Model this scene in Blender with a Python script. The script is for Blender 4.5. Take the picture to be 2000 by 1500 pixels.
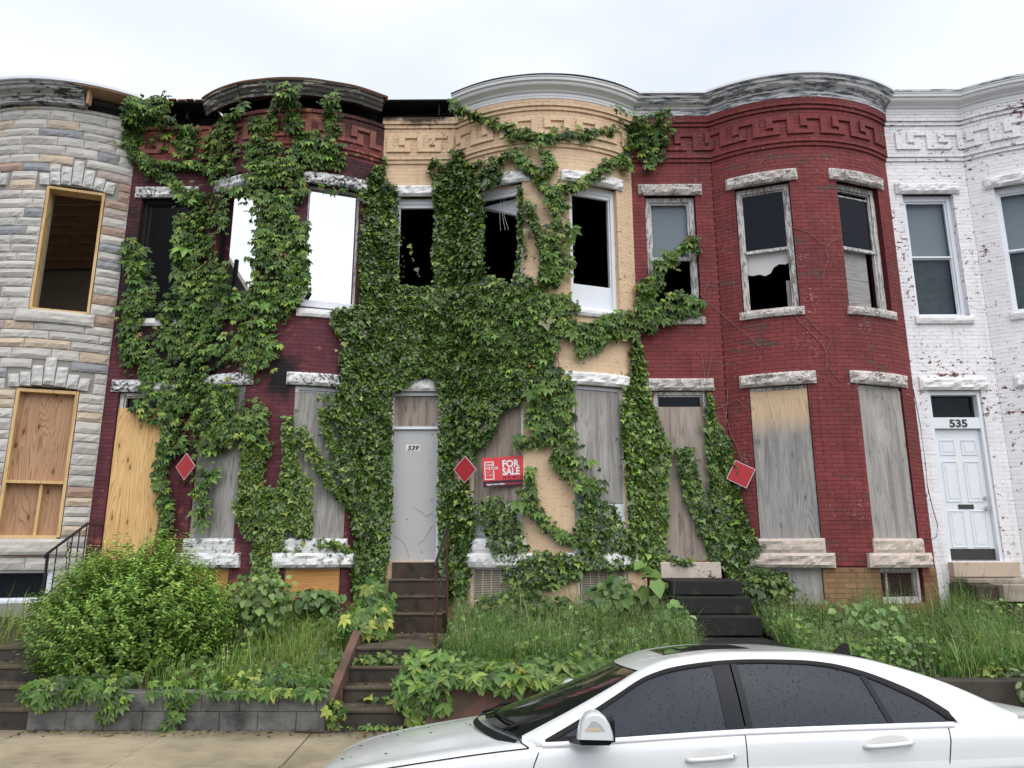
import bpy, math, random
import numpy as np
from mathutils import Vector, Matrix, noise
from math import sin, cos, pi, radians, sqrt, acos, asin

for _o in list(bpy.data.objects):
    bpy.data.objects.remove(_o)
SC = bpy.context.scene
COL = SC.collection
random.seed(7)
RNG = np.random.default_rng(11)

# ------------------------------------------------------------------ camera
CAM = (0.0, -11.75, 1.95)
PITCH, YAW, FPX = radians(12.8), radians(0.6), 1444.0
cam_data = bpy.data.cameras.new('camera')
cam_data.sensor_width = 36.0
cam_data.lens = FPX / 2000.0 * 36.0
cam_data.clip_start, cam_data.clip_end = 0.1, 3000.0
cam = bpy.data.objects.new('camera', cam_data)
cam.location = CAM
cam.rotation_euler = (pi / 2 + PITCH, 0, YAW)
COL.objects.link(cam)
SC.camera = cam
SC.render.resolution_x, SC.render.resolution_y = 1024, 768

# ------------------------------------------------------------------ overcast daylight
SUN_EL, SUN_ROT = radians(62), radians(150)
world = bpy.data.worlds.new('World')
SC.world = world
world.use_nodes = True
wt = world.node_tree
wt.nodes.clear()
w_out = wt.nodes.new('ShaderNodeOutputWorld')
w_sky = wt.nodes.new('ShaderNodeTexSky')
w_sky.sky_type = 'NISHITA'
w_sky.sun_disc = False
w_sky.sun_elevation = SUN_EL
w_sky.sun_rotation = SUN_ROT
w_sky.air_density, w_sky.dust_density = 1.0, 4.0
w_bg1 = wt.nodes.new('ShaderNodeBackground')
w_bg1.inputs['Strength'].default_value = 0.05
wt.links.new(w_sky.outputs[0], w_bg1.inputs['Color'])
# the closed cloud deck: pale, faintly mottled all the way round
w_tc = wt.nodes.new('ShaderNodeTexCoord')
w_map = wt.nodes.new('ShaderNodeMapping')
w_map.inputs['Scale'].default_value = (1.0, 1.0, 2.6)
w_no = wt.nodes.new('ShaderNodeTexNoise')
w_no.inputs['Scale'].default_value = 1.7
w_no.inputs['Detail'].default_value = 5
w_no.inputs['Roughness'].default_value = 0.45
w_rp = wt.nodes.new('ShaderNodeValToRGB')
w_rp.color_ramp.elements[0].position = 0.36
w_rp.color_ramp.elements[0].color = (0.71, 0.755, 0.885, 1)
w_rp.color_ramp.elements[1].position = 0.62
w_rp.color_ramp.elements[1].color = (0.95, 0.955, 0.965, 1)
w_bg2 = wt.nodes.new('ShaderNodeBackground')
w_bg2.inputs['Strength'].default_value = 0.80
w_add = wt.nodes.new('ShaderNodeAddShader')
wt.links.new(w_tc.outputs['Generated'], w_map.inputs['Vector'])
wt.links.new(w_map.outputs[0], w_no.inputs['Vector'])
wt.links.new(w_no.outputs['Fac'], w_rp.inputs['Fac'])
wt.links.new(w_rp.outputs[0], w_bg2.inputs['Color'])
wt.links.new(w_bg1.outputs[0], w_add.inputs[0])
wt.links.new(w_bg2.outputs[0], w_add.inputs[1])
wt.links.new(w_add.outputs[0], w_out.inputs['Surface'])

sun_d = bpy.data.lights.new('sun', 'SUN')
sun_d.energy = 1.5
sun_d.angle = radians(88)
sun_d.color = (1.0, 0.985, 0.96)
sun = bpy.data.objects.new('sun', sun_d)
_d = Vector((sin(SUN_ROT) * cos(SUN_EL), cos(SUN_ROT) * cos(SUN_EL), sin(SUN_EL)))
sun.rotation_euler = (-_d).to_track_quat('-Z', 'Y').to_euler()
sun.location = (6, -30, 40)
COL.objects.link(sun)

vs = SC.view_settings
vs.view_transform = 'Standard'
vs.look = 'None'
vs.exposure = 0.36
vs.gamma = 1.0
vs.use_curve_mapping = False

# ------------------------------------------------------------------ small helpers
cp_, sp_, cy_, sy_ = cos(PITCH), sin(PITCH), cos(YAW), sin(YAW)


def ray(px, py):
    u, v = (px - 1000) / FPX, (750 - py) / FPX
    x, y, z = u, cp_ - v * sp_, sp_ + v * cp_
    return x * cy_ - y * sy_, x * sy_ + y * cy_, z


def at(px, py, Y):
    """point of the vertical plane y=Y seen at a photo pixel"""
    r = ray(px, py)
    t = (Y - CAM[1]) / r[1]
    return t * r[0], CAM[2] + t * r[2]


def project(x, y, z):
    dx, dy, dz = x, y - CAM[1], z - CAM[2]
    X, Y = dx * cy_ + dy * sy_, -dx * sy_ + dy * cy_
    w, v = Y * cp_ + dz * sp_, -Y * sp_ + dz * cp_
    return 1000 + FPX * X / w, 750 - FPX * v / w


def inpoly(poly, x, y):
    c = False
    j = len(poly) - 1
    for i in range(len(poly)):
        xi, yi = poly[i]
        xj, yj = poly[j]
        if (yi > y) != (yj > y) and x < (xj - xi) * (y - yi) / (yj - yi) + xi:
            c = not c
        j = i
    return c


def tag(o, label=None, cat=None, group=None, kind=None):
    for k, v in (('label', label), ('category', cat), ('group', group), ('kind', kind)):
        if v:
            o[k] = v
    return o


def empty(name, loc, label=None, cat=None, group=None):
    o = bpy.data.objects.new(name, None)
    o.location = loc
    o.empty_display_size = 0.2
    COL.objects.link(o)
    return tag(o, label, cat, group)


def root_of(o):
    while o.parent:
        o = o.parent
    return o


def link(name, me, parent=None, kind=None):
    """link a mesh (world coordinates) as one object under its thing"""
    o = bpy.data.objects.new(name, me)
    COL.objects.link(o)
    if parent is not None:
        o.parent = parent
        o.matrix_parent_inverse = Matrix.Translation(-Vector(parent.location))
    if kind:
        o['kind'] = kind
    return o


class MB:
    def __init__(s):
        s.v, s.f, s.uv, s.mi = [], [], None, None

    def quad(s, a, b, c, d):
        n = len(s.v)
        s.v += [a, b, c, d]
        s.f.append((n, n + 1, n + 2, n + 3))

    def add(s, vs_, fs):
        n = len(s.v)
        s.v += list(vs_)
        s.f += [tuple(i + n for i in f) for f in fs]

    def hexa(s, p):
        """8 corners: bottom 0-3 ccw, top 4-7"""
        s.add(p, [(0, 3, 2, 1), (4, 5, 6, 7), (0, 1, 5, 4), (1, 2, 6, 5), (2, 3, 7, 6), (3, 0, 4, 7)])

    def box(s, x0, x1, y0, y1, z0, z1):
        s.hexa([(x0, y0, z0), (x1, y0, z0), (x1, y1, z0), (x0, y1, z0),
                (x0, y0, z1), (x1, y0, z1), (x1, y1, z1), (x0, y1, z1)])

    def tube(s, pts, r, n=6, cap=True, taper=None):
        pts = [Vector(p) for p in pts]
        m = len(pts)
        base = len(s.v)
        up = Vector((0.0, 0.0, 1.0))
        for i, p in enumerate(pts):
            d = (pts[min(i + 1, m - 1)] - pts[max(i - 1, 0)])
            d = d.normalized() if d.length > 1e-9 else Vector((0, 0, 1))
            a = d.cross(up)
            if a.length < 1e-3:
                a = d.cross(Vector((1, 0, 0)))
            a.normalize()
            b = a.cross(d).normalized()
            rr = r if taper is None else r + (taper - r) * i / max(1, m - 1)
            for k in range(n):
                t = 2 * pi * k / n
                s.v.append(tuple(p + a * (cos(t) * rr) + b * (sin(t) * rr)))
        for i in range(m - 1):
            for k in range(n):
                k2 = (k + 1) % n
                s.f.append((base + i * n + k, base + i * n + k2, base + (i + 1) * n + k2, base + (i + 1) * n + k))
        if cap:
            s.f.append(tuple(base + k for k in range(n))[::-1])
            s.f.append(tuple(base + (m - 1) * n + k for k in range(n)))

    def grid(s, P):
        """P[i][j] points -> quads"""
        n, m = len(P), len(P[0])
        b = len(s.v)
        for row in P:
            s.v += [tuple(p) for p in row]
        for i in range(n - 1):
            for j in range(m - 1):
                s.f.append((b + i * m + j, b + i * m + j + 1, b + (i + 1) * m + j + 1, b + (i + 1) * m + j))

    def mesh(s, name, mat, smooth=False, fix=True):
        me = bpy.data.meshes.new(name)
        me.from_pydata([tuple(p) for p in s.v], [], s.f)
        for m_ in (mat if isinstance(mat, (list, tuple)) else [mat]):
            me.materials.append(m_)
        if s.mi:
            me.polygons.foreach_set('material_index', s.mi)
        if s.uv:
            l = me.uv_layers.new(name='UVMap')
            co = []
            for p in me.polygons:
                for vi in p.vertices:
                    co += s.uv[vi]
            l.data.foreach_set('uv', co)
        if fix:
            import bmesh
            bm = bmesh.new()
            bm.from_mesh(me)
            bmesh.ops.recalc_face_normals(bm, faces=bm.faces)
            bm.to_mesh(me)
            bm.free()
        if smooth:
            me.polygons.foreach_set('use_smooth', [True] * len(me.polygons))
        me.update()
        return me

    def build(s, name, mat, parent=None, smooth=False, kind=None, fix=True, bevel=0):
        o = link(name, s.mesh(name, mat, smooth, fix), parent, kind)
        if bevel:
            b = o.modifiers.new('bevel', 'BEVEL')
            b.width, b.segments, b.limit_method = bevel, 2, 'ANGLE'
        return o


def nz(x, y, z, sc=1.0):
    return noise.noise(Vector((x * sc, y * sc, z * sc)))


# ------------------------------------------------------------------ materials
class NT:
    def __init__(s, name):
        s.m = bpy.data.materials.new(name)
        s.m.use_nodes = True
        s.t = s.m.node_tree
        s.t.nodes.clear()
        s.out = s.t.nodes.new('ShaderNodeOutputMaterial')

    def n(s, typ, ins=None, **kw):
        nd = s.t.nodes.new('ShaderNode' + typ)
        for k, v in kw.items():
            setattr(nd, k, v)
        for k, v in (ins or {}).items():
            s.set(nd.inputs[k], v)
        return nd

    def set(s, sock, v):
        if hasattr(v, 'is_output') or isinstance(v, bpy.types.NodeSocket):
            s.t.links.new(v, sock)
        elif isinstance(v, (tuple, list)) and len(v) == 3 and sock.type == 'RGBA':
            sock.default_value = (*v, 1)
        else:
            sock.default_value = v

    def math(s, op, a, b=0.0, c=None, clamp=False):
        nd = s.n('Math', operation=op, use_clamp=clamp)
        s.set(nd.inputs[0], a)
        s.set(nd.inputs[1], b)
        if c is not None:
            s.set(nd.inputs[2], c)
        return nd.outputs[0]

    def noise(s, vec, scale, detail=3.0, rough=0.5, dist=0.0):
        return s.n('TexNoise', {'Vector': vec, 'Scale': scale, 'Detail': detail, 'Roughness': rough, 'Distortion': dist}).outputs['Fac']

    def ramp(s, fac, stops):
        nd = s.n('ValToRGB')
        el = nd.color_ramp.elements
        while len(el) < len(stops):
            el.new(0.5)
        for e, (p, c) in zip(el, stops):
            e.position = p
            e.color = (*c, 1) if isinstance(c, (tuple, list)) else (c, c, c, 1)
        s.set(nd.inputs[0], fac)
        return nd.outputs[0]

    def step(s, v, lo, hi):
        nd = s.n('MapRange', interpolation_type='SMOOTHSTEP')
        s.set(nd.inputs['Value'], v)
        nd.inputs['From Min'].default_value = lo
        nd.inputs['From Max'].default_value = hi
        return nd.outputs[0]

    def mix(s, f, a, b, mode='MIX'):
        nd = s.n('Mix', data_type='RGBA', blend_type=mode)
        s.set(nd.inputs[0], f)
        s.set(nd.inputs[6], a)
        s.set(nd.inputs[7], b)
        return nd.outputs[2]

    def pos(s):
        return s.n('NewGeometry').outputs['Position']

    def uvs(s):
        return s.n('UVMap').outputs[0]

    def rnd(s):
        g = s.n('NewGeometry').outputs['Random Per Island']
        o = s.n('ObjectInfo').outputs['Random']
        return s.math('FRACT', s.math('ADD', g, o))

    def mapv(s, vec, scale=(1, 1, 1), loc=(0, 0, 0)):
        return s.n('Mapping', {'Vector': vec, 'Scale': scale, 'Location': loc}).outputs[0]

    def xyz(s, vec):
        return s.n('SeparateXYZ', {0: vec}).outputs

    def bump(s, h, strength=0.3, dist=0.01):
        return s.n('Bump', {'Height': h, 'Strength': strength, 'Distance': dist}).outputs[0]

    def done(s, col, rough=0.8, spec=0.3, nrm=None, **ins):
        b = s.n('BsdfPrincipled', {'Base Color': col, 'Roughness': rough, 'Specular IOR Level': spec})
        for k, v in ins.items():
            s.set(b.inputs[k.replace('_', ' ')], v)
        if nrm is not None:
            s.set(b.inputs['Normal'], nrm)
        s.t.links.new(b.outputs[0], s.out.inputs[0])
        return s.m


def scl(c, k):
    return tuple(min(1.0, x * k) for x in c)


def m_plain(name, col, rough=0.6, spec=0.3, var=0.12, sc=6.0, bump=0.1, metal=0.0):
    t = NT(name)
    p = t.pos()
    f = t.noise(p, sc, 4)
    c = t.mix(f, scl(col, 1 - var), scl(col, 1 + var))
    return t.done(c, rough, spec, t.bump(t.noise(p, sc * 8, 3), bump, 0.004), Metallic=metal)


def m_brick(name, col, col2, chip, chip_amt=0.5, bare=(0.16, 0.07, 0.055), bare_amt=0.6, soot=(), flake=None, vary=(0.80, 1.10), fine_k=0.35, streak=0.55):
    """painted brick: colour drift, per-brick shade, chips, flaked patches, soot stains"""
    t = NT(name)
    p = t.pos()
    c = t.mix(t.step(t.noise(p, 0.9, 4, 0.6), 0.35, 0.65), col, col2)
    r = t.rnd()
    c = t.mix(1.0, c, t.ramp(r, [(0, vary[0]), (1, vary[1])]), 'MULTIPLY')
    ps = t.mapv(p, (1, 1, 2.2))
    fine = t.noise(p, 55, 3, 0.6)
    c = t.mix(t.math('MULTIPLY', t.step(fine, 0.5, 0.75), fine_k), c, scl(col, 0.55))
    # rain streaks and grime running down the face
    st = t.step(t.noise(t.mapv(p, (7, 7, 0.45)), 1.0, 5, 0.65), 0.50, 0.74)
    c = t.mix(t.math('MULTIPLY', st, streak), c, t.mix(1.0, c, (0.55, 0.52, 0.50), 'MULTIPLY'))
    # flaked patches of bare brick
    big = t.noise(ps, 1.6, 5, 0.65)
    pat = t.step(t.math('ADD', big, t.math('MULTIPLY', t.math('SUBTRACT', t.noise(p, 14, 3), 0.5), 0.35)), bare_amt, bare_amt + 0.06)
    c = t.mix(t.math('MULTIPLY', pat, t.step(t.math('FRACT', t.math('MULTIPLY', r, 7.3)), 0.25, 0.5)), c, bare)
    # small chips
    ch = t.step(t.math('ADD', t.noise(ps, 24, 4, 0.7), t.math('MULTIPLY', t.noise(p, 2.1, 2), 0.30)), chip_amt, chip_amt + 0.03)
    c = t.mix(ch, c, chip)
    if flake:
        fl = t.step(t.math('ADD', t.noise(t.mapv(p, (1, 1, 1.6), (3, 1, 7)), 9, 5, 0.75), t.math('MULTIPLY', t.noise(p, 0.8, 2), 0.35)), flake[1], flake[1] + 0.02)
        c = t.mix(fl, c, flake[0])
    for (sx, sy, sz, rx, rz, k) in soot:
        d = t.mapv(p, (1 / rx, 0.15, 1 / rz), (-sx / rx, 0, -sz / rz))
        ln = t.n('VectorMath', {0: d}, operation='LENGTH').outputs['Value']
        ln = t.math('ADD', ln, t.math('MULTIPLY', t.math('SUBTRACT', t.noise(p, 5, 6, 0.7), 0.5), 1.5))
        nd = t.n('MapRange', {'Value': ln, 'From Min': 1.05, 'From Max': 0.55, 'To Min': 0.0, 'To Max': k})
        c = t.mix(nd.outputs[0], c, (0.012, 0.011, 0.011))
    return t.done(c, 0.72, 0.28, t.bump(t.noise(p, 70, 4, 0.6), 0.35, 0.006))


def m_speckle(name, base, dark, amt=0.5, sc=26, rough=0.85, k=1.0, stain=None):
    """rough painted or bare stone with flecks where the paint has gone"""
    t = NT(name)
    p = t.pos()
    a = t.math('ADD', t.noise(p, sc, 5, 0.75), t.math('MULTIPLY', t.noise(p, sc * 0.12, 2), 0.35))
    c = t.mix(t.math('MULTIPLY', t.step(a, amt, amt + 0.10), k), base, dark)
    c = t.mix(t.math('MULTIPLY', t.noise(p, 3.0, 3), 0.25), c, scl(base, 0.7))
    if stain:
        c = t.mix(t.math('MULTIPLY', t.step(t.noise(p, 4.5, 4), 0.52, 0.68), 0.5), c, stain)
    return t.done(c, rough, 0.2, t.bump(t.noise(p, 60, 4), 0.4, 0.008))


def m_ply(name, pale, mid, dark, knots=0.7, streak=0.0, warm=None, rough=0.75, horiz=False):
    """rotary-cut plywood: contour grain of a stretched noise field, knots in rows, weather streaks"""
    t = NT(name)
    uv = t.uvs()
    if horiz:
        uv = t.n('Mapping', {'Vector': uv, 'Rotation': (0, 0, pi / 2)}).outputs[0]
    a = t.noise(t.mapv(uv, (4.2, 0.36, 1)), 1.0, 2.0, 0.45, 0.5)
    g = t.math('FRACT', t.math('MULTIPLY', a, 22.0))
    g = t.math('ABSOLUTE', t.math('SUBTRACT', g, 0.5))
    line = t.math('MULTIPLY', t.step(g, 0.26, 0.5), t.ramp(t.noise(t.mapv(uv, (6, 1.2, 1), (7, 7, 0)), 1.0, 2), [(0.3, 0.35), (0.7, 1.0)]))
    fine = t.noise(t.mapv(uv, (95, 2.2, 1)), 1.0, 3, 0.6)
    c = t.mix(t.noise(t.mapv(uv, (3.5, 0.7, 1)), 1.0, 3), pale, mid)
    c = t.mix(t.math('MULTIPLY', line, 0.80), c, dark)
    c = t.mix(t.math('MULTIPLY', t.step(fine, 0.48, 0.72), 0.42), c, dark)
    v = t.n('TexVoronoi', {'Vector': t.mapv(uv, (3.6, 1.25, 1)), 'Scale': 1.0, 'Randomness': 1.0}, voronoi_dimensions='2D')
    kn = t.step(v.outputs['Distance'], 0.085, 0.03)
    kr = t.math('MULTIPLY', t.math('ABSOLUTE', t.math('SINE', t.math('MULTIPLY', v.outputs['Distance'], 42.0))), t.step(v.outputs['Distance'], 0.26, 0.08))
    c = t.mix(t.math('MULTIPLY', kr, 0.35 * knots), c, dark)
    c = t.mix(t.math('MULTIPLY', kn, 0.8 * knots), c, scl(dark, 0.35))
    if streak:
        s_ = t.noise(t.mapv(uv, (11, 0.5, 1), (4, 2, 0)), 1.0, 4, 0.6)
        c = t.mix(t.math('MULTIPLY', t.step(s_, 0.44, 0.66), streak), c, scl(mid, 0.5))
        c = t.mix(t.math('MULTIPLY', t.step(t.noise(t.mapv(uv, (4, 1.1, 1), (9, 3, 0)), 1.0, 4), 0.5, 0.7), streak * 0.9), c, scl(pale, 1.15))
    if warm:   # bare orange wood left where the lintel keeps the rain off (v measured down from the head)
        col, lo, hi = warm
        vv = t.xyz(t.n('UVMap', uv_map='UV2').outputs[0])[1]
        vv = t.math('ADD', vv, t.math('MULTIPLY', t.math('SUBTRACT', t.noise(t.mapv(uv, (14, .8, 1)), 1.0, 3), 0.5), 0.45))
        c = t.mix(t.math('MULTIPLY', t.step(vv, hi, lo), 0.85), c, t.mix(t.math('MULTIPLY', line, 0.6), col, scl(col, 0.45)))
    return t.done(c, rough, 0.2, t.bump(t.math('ADD', line, fine), 0.25, 0.003))


def m_peel(name, paint, under, amt=0.5, sc=(9, 9, 30), rough=0.6):
    """paint peeling off in streaks along a moulding or frame"""
    t = NT(name)
    p = t.pos()
    a = t.noise(t.mapv(p, sc), 1.0, 5, 0.72)
    b = t.noise(p, 1.3, 3)
    f = t.step(t.math('ADD', a, t.math('MULTIPLY', b, 0.3)), amt, amt + 0.05)
    c = t.mix(f, paint, under)
    c = t.mix(t.math('MULTIPLY', t.noise(p, 7, 4), 0.3), c, scl(under, 0.8))
    return t.done(c, rough, 0.3, t.bump(f, 0.4, 0.004))


def m_leaf(name, spec=0.5, rough=0.42, trans=0.28):
    """leaf tissue; the colour of each leaf is stored on it"""
    t = NT(name)
    c = t.n('Attribute', attribute_name='tint').outputs['Color']
    b = t.n('BsdfPrincipled', {'Base Color': c, 'Roughness': rough, 'Specular IOR Level': spec})
    tr = t.n('BsdfTranslucent', {'Color': t.mix(1.0, c, (1.25, 1.15, 0.55), 'MULTIPLY')})
    m_ = t.n('MixShader', {0: trans, 1: b.outputs[0], 2: tr.outputs[0]})
    t.t.links.new(m_.outputs[0], t.out.inputs[0])
    return t.m


def m_glass(name, tint=(0.012, 0.014, 0.017), rough=0.03, clear=0.0, drops=False, spec=0.34):
    """window glass: mirror-like surface over a dark or part-clear pane"""
    t = NT(name)
    nrm = None
    rr = rough
    if drops:
        p = t.pos()
        v = t.n('TexVoronoi', {'Vector': p, 'Scale': 62.0, 'Randomness': 1.0}).outputs['Distance']
        d = t.step(v, 0.40, 0.20)
        msk = t.step(t.noise(p, 45, 2), 0.48, 0.60)
        d = t.math('MULTIPLY', d, msk)
        nrm = t.bump(d, 0.16, 0.002)
        rr = t.math('ADD', t.math('MULTIPLY', t.noise(p, 30, 3), 0.10), 0.10)
    if drops:
        spec = t.math('MULTIPLY', t.math('SUBTRACT', 1.0, t.math('MULTIPLY', d, 0.75)), spec)
    b = t.n('BsdfPrincipled', {'Base Color': tint, 'Roughness': rr, 'Specular IOR Level': spec, 'Specular Tint': (0.80, 0.88, 1.0)})
    if nrm is not None:
        t.set(b.inputs['Normal'], nrm)
    if clear:
        tr = t.n('BsdfTransparent', {'Color': (0.86, 0.89, 0.9)})
        m_ = t.n('MixShader', {0: clear, 1: b.outputs[0], 2: tr.outputs[0]})
        t.t.links.new(m_.outputs[0], t.out.inputs[0])
    else:
        t.t.links.new(b.outputs[0], t.out.inputs[0])
    return t.m
# ------------------------------------------------------------------ the row of houses: plan geometry
XB = [-11.14, -6.77, -2.39, 1.95, 6.37, 10.75]   # party lines
FLAT, HALF, SAG = 1.35, 1.51, 0.54                # door bay width, half chord and rise of each bow
RAD = (HALF ** 2 + SAG ** 2) / (2 * SAG)
CYC = RAD - SAG                                   # centre of the bow behind the facade
PHI0 = asin(HALF / RAD)
SLEN = FLAT + 2 * PHI0 * RAD
ZTOP = 9.415                                      # top of the brickwork


class Plan:
    def __init__(s, i):
        s.i, s.x0, s.x1 = i, XB[i], XB[i + 1]
        s.flat = s.x1 - s.x0 - 2 * HALF
        s.cx = s.x0 + s.flat + HALF
        s.len = s.flat + 2 * PHI0 * RAD
        s.sb = (s.flat + RAD * (PHI0 - radians(20)), s.flat + RAD * (PHI0 + radians(20)))

    def P(s, t, out=0.0):
        if t <= s.flat:
            return s.x0 + t, -out
        a = (t - s.flat) / RAD - PHI0
        return s.cx + (RAD + out) * sin(a), CYC - (RAD + out) * cos(a)

    def frame(s, t, out=0.0):
        """origin, tangent, outward normal at run length t"""
        a = 0.0 if t <= s.flat else (t - s.flat) / RAD - PHI0
        x, y = s.P(t, out)
        return (x, y, cos(a), sin(a), sin(a), -cos(a))


def phi_of(out):
    return acos(min(1.0, (CYC + out) / (RAD + out)))


def wall_y(x, out=0.0):
    """y of the facade at world x"""
    for i in range(5):
        if XB[i] <= x < XB[i + 1]:
            cx = XB[i + 1] - HALF
            dx = x - cx
            if abs(dx) < HALF:
                return CYC - sqrt(max(0.0, RAD * RAD - dx * dx)) - out
            return -out
    return -out


def on_wall(px, py, out=0.0):
    """photo pixel -> point on the facade"""
    Y = -0.25
    for _ in range(6):
        x, z = at(px, py, Y)
        Y = 0.5 * Y + 0.5 * wall_y(x, out)
    x, z = at(px, py, Y)
    return x, Y, z


def L(fr, t, n, z):
    return (fr[0] + fr[2] * t + fr[4] * n, fr[1] + fr[3] * t + fr[5] * n, z)


def lbox(mb, fr, t0, t1, n0, n1, z0, z1):
    mb.hexa([L(fr, t0, n1, z0), L(fr, t1, n1, z0), L(fr, t1, n0, z0), L(fr, t0, n0, z0),
             L(fr, t0, n1, z1), L(fr, t1, n1, z1), L(fr, t1, n0, z1), L(fr, t0, n0, z1)])


def board(name, fr, t0, t1, n0, n1, z0, z1, mat, parent, tilt=0.0, seed=None):
    """a sheet of plywood with grain coordinates in metres; tilt leans it in its own plane"""
    mb = MB()
    lbox(mb, fr, t0, t1, n0, n1, z0, z1)
    r = random.Random(str((round(fr[0], 2), z0, t0)))
    ox, oy = r.uniform(0, 30), r.uniform(0, 30)
    uv, uv2 = [], []
    for k in (0, 1, 2, 3, 4, 5, 6, 7):
        tt = (t0, t1, t1, t0)[k % 4]
        zz = z0 if k < 4 else z1
        uv.append((ox + tt + (0.02 if k % 4 >= 2 else 0), oy + zz))
        uv2.append((tt, z1 - zz))
    if tilt:
        c = L(fr, (t0 + t1) / 2, n0, z0)
        nv = Vector((fr[4], fr[5], 0))
        M = Matrix.Translation(c) @ Matrix.Rotation(tilt, 4, nv) @ Matrix.Translation(-Vector(c))
        mb.v = [tuple(M @ Vector(p)) for p in mb.v]
    me = mb.mesh(name, mat)
    for nm, u in (('UVMap', uv), ('UV2', uv2)):
        l = me.uv_layers.new(name=nm)
        co = []
        for p in me.polygons:
            for vi in p.vertices:
                co += u[vi]
        l.data.foreach_set('uv', co)
    return link(name, me, parent)


def stone(pl, s0, s1, z0, z1, out, rough, back=-0.08, seed=0.0, ds=0.045, dz=0.04, chamfer=0.012):
    """rock-faced stone following the wall"""
    ns, nq = max(3, int((s1 - s0) / ds)), max(3, int((z1 - z0) / dz))
    mb = MB()
    P = []
    for j in range(nq + 1):
        row = []
        z = z0 + (z1 - z0) * j / nq
        for i in range(ns + 1):
            t = s0 + (s1 - s0) * i / ns
            e = min(i, ns - i, j, nq - j)
            x, y = pl.P(t, 0)
            d = rough * (0.5 + 0.9 * nz(x * 9 + seed, z * 13, y * 9 + seed) + 0.5 * nz(x * 22, z * 25, seed))
            o = out + (d if e > 0 else -chamfer + 0.004 * nz(x * 30, z * 30, seed))
            jz = 0 if j in (0, nq) else 0.008 * nz(x * 31, z * 31, 5 + seed)
            row.append((*pl.P(t, o), z + jz))
        P.append(row)
    mb.grid(P)
    B = [[(*pl.P(s0 + (s1 - s0) * i / ns, back), z0 + (z1 - z0) * j / nq) for i in (0, ns)] for j in (0, nq)]
    bot = [P[0][i] for i in range(ns + 1)]
    top = [P[nq][i] for i in range(ns + 1)]
    for i in range(ns):
        a, b = s0 + (s1 - s0) * i / ns, s0 + (s1 - s0) * (i + 1) / ns
        mb.quad(bot[i], bot[i + 1], (*pl.P(b, back), z0), (*pl.P(a, back), z0))
        mb.quad(top[i + 1], top[i], (*pl.P(a, back), z1), (*pl.P(b, back), z1))
    for i in (0, ns):
        t = s0 if i == 0 else s1
        col = [P[j][i] for j in range(nq + 1)]
        for j in range(nq):
            za, zb = z0 + (z1 - z0) * j / nq, z0 + (z1 - z0) * (j + 1) / nq
            q = (col[j], col[j + 1], (*pl.P(t, back), zb), (*pl.P(t, back), za))
            mb.quad(*(q if i else q[::-1]))
    import bmesh
    return mb


OPEN = {}          # per house: name -> (s0, s1, z0, z1)


def openings(pl, stone_house=False):
    a, b = pl.sb
    f0, f1 = 0.22, min(1.08, pl.flat - 0.2)
    o = {'U0': (f0, f1, 5.75, 7.95), 'U1': (a - .44, a + .44, 5.75, 7.95), 'U2': (b - .44, b + .44, 5.75, 7.95),
         'D': (f0, f1, 1.80, 4.50), 'L1': (a - .44, a + .44, 2.15, 4.50), 'L2': (b - .44, b + .44, 2.15, 4.50),
         'B1': (a - .41, a + .41, 1.20, 1.72), 'B2': (b - .41, b + .41, 1.20, 1.72)}
    return o


def make_wall(pl, ops, mat, parent, ztop=ZTOP, rec=0.0055):
    """masonry core with real reveals; the face units are laid on it"""
    mb = MB()
    ss = {0.0, pl.flat, pl.len}
    n = 22
    for k in range(1, n):
        ss.add(pl.flat + (pl.len - pl.flat) * k / n)
    zs = {0.3, ztop}
    for (a, b, c, d) in ops.values():
        ss |= {a, b}
        zs |= {c, d}
    ss, zs = sorted(ss), sorted(zs)

    def inside(s, z):
        return any(a < s < b and c < z < d for (a, b, c, d) in ops.values())
    for out in (-rec, -0.30):
        for i in range(len(ss) - 1):
            for j in range(len(zs) - 1):
                sm, zm = (ss[i] + ss[i + 1]) / 2, (zs[j] + zs[j + 1]) / 2
                if inside(sm, zm):
                    continue
                p, q = pl.P(ss[i], out), pl.P(ss[i + 1] - (1e-6 if ss[i + 1] == pl.flat else 0), out)
                if ss[i] == pl.flat:
                    p = pl.P(ss[i] + 1e-6, out)
                mb.quad((*p, zs[j]), (*q, zs[j]), (*q, zs[j + 1]), (*p, zs[j + 1]))
    for (a, b, c, d) in ops.values():
        A0, B0 = pl.P(a, -rec), pl.P(b, -rec)
        A1, B1 = pl.P(a, -0.30), pl.P(b, -0.30)
        mb.quad((*A0, c), (*A1, c), (*A1, d), (*A0, d))
        mb.quad((*B1, c), (*B0, c), (*B0, d), (*B1, d))
        mb.quad((*A1, c), (*A0, c), (*B0, c), (*B1, c))
        mb.quad((*A0, d), (*A1, d), (*B1, d), (*B0, d))
    for i in range(len(ss) - 1):
        mb.quad((*pl.P(ss[i], -rec), ztop), (*pl.P(ss[i + 1], -rec), ztop), (*pl.P(ss[i + 1], -0.30), ztop), (*pl.P(ss[i], -0.30), ztop))
    return mb.build('wall', mat, parent, fix=False)


def out_of(z):
    """corbelled frieze: how far each course stands out"""
    if z < 8.564:
        return 0.0
    if z < 8.63:
        return 0.030
    if z < 9.219:
        return 0.058
    if z < 9.2845:
        return 0.088
    return 0.118


COURSE, BLEN = 0.0655, 0.213


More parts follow.
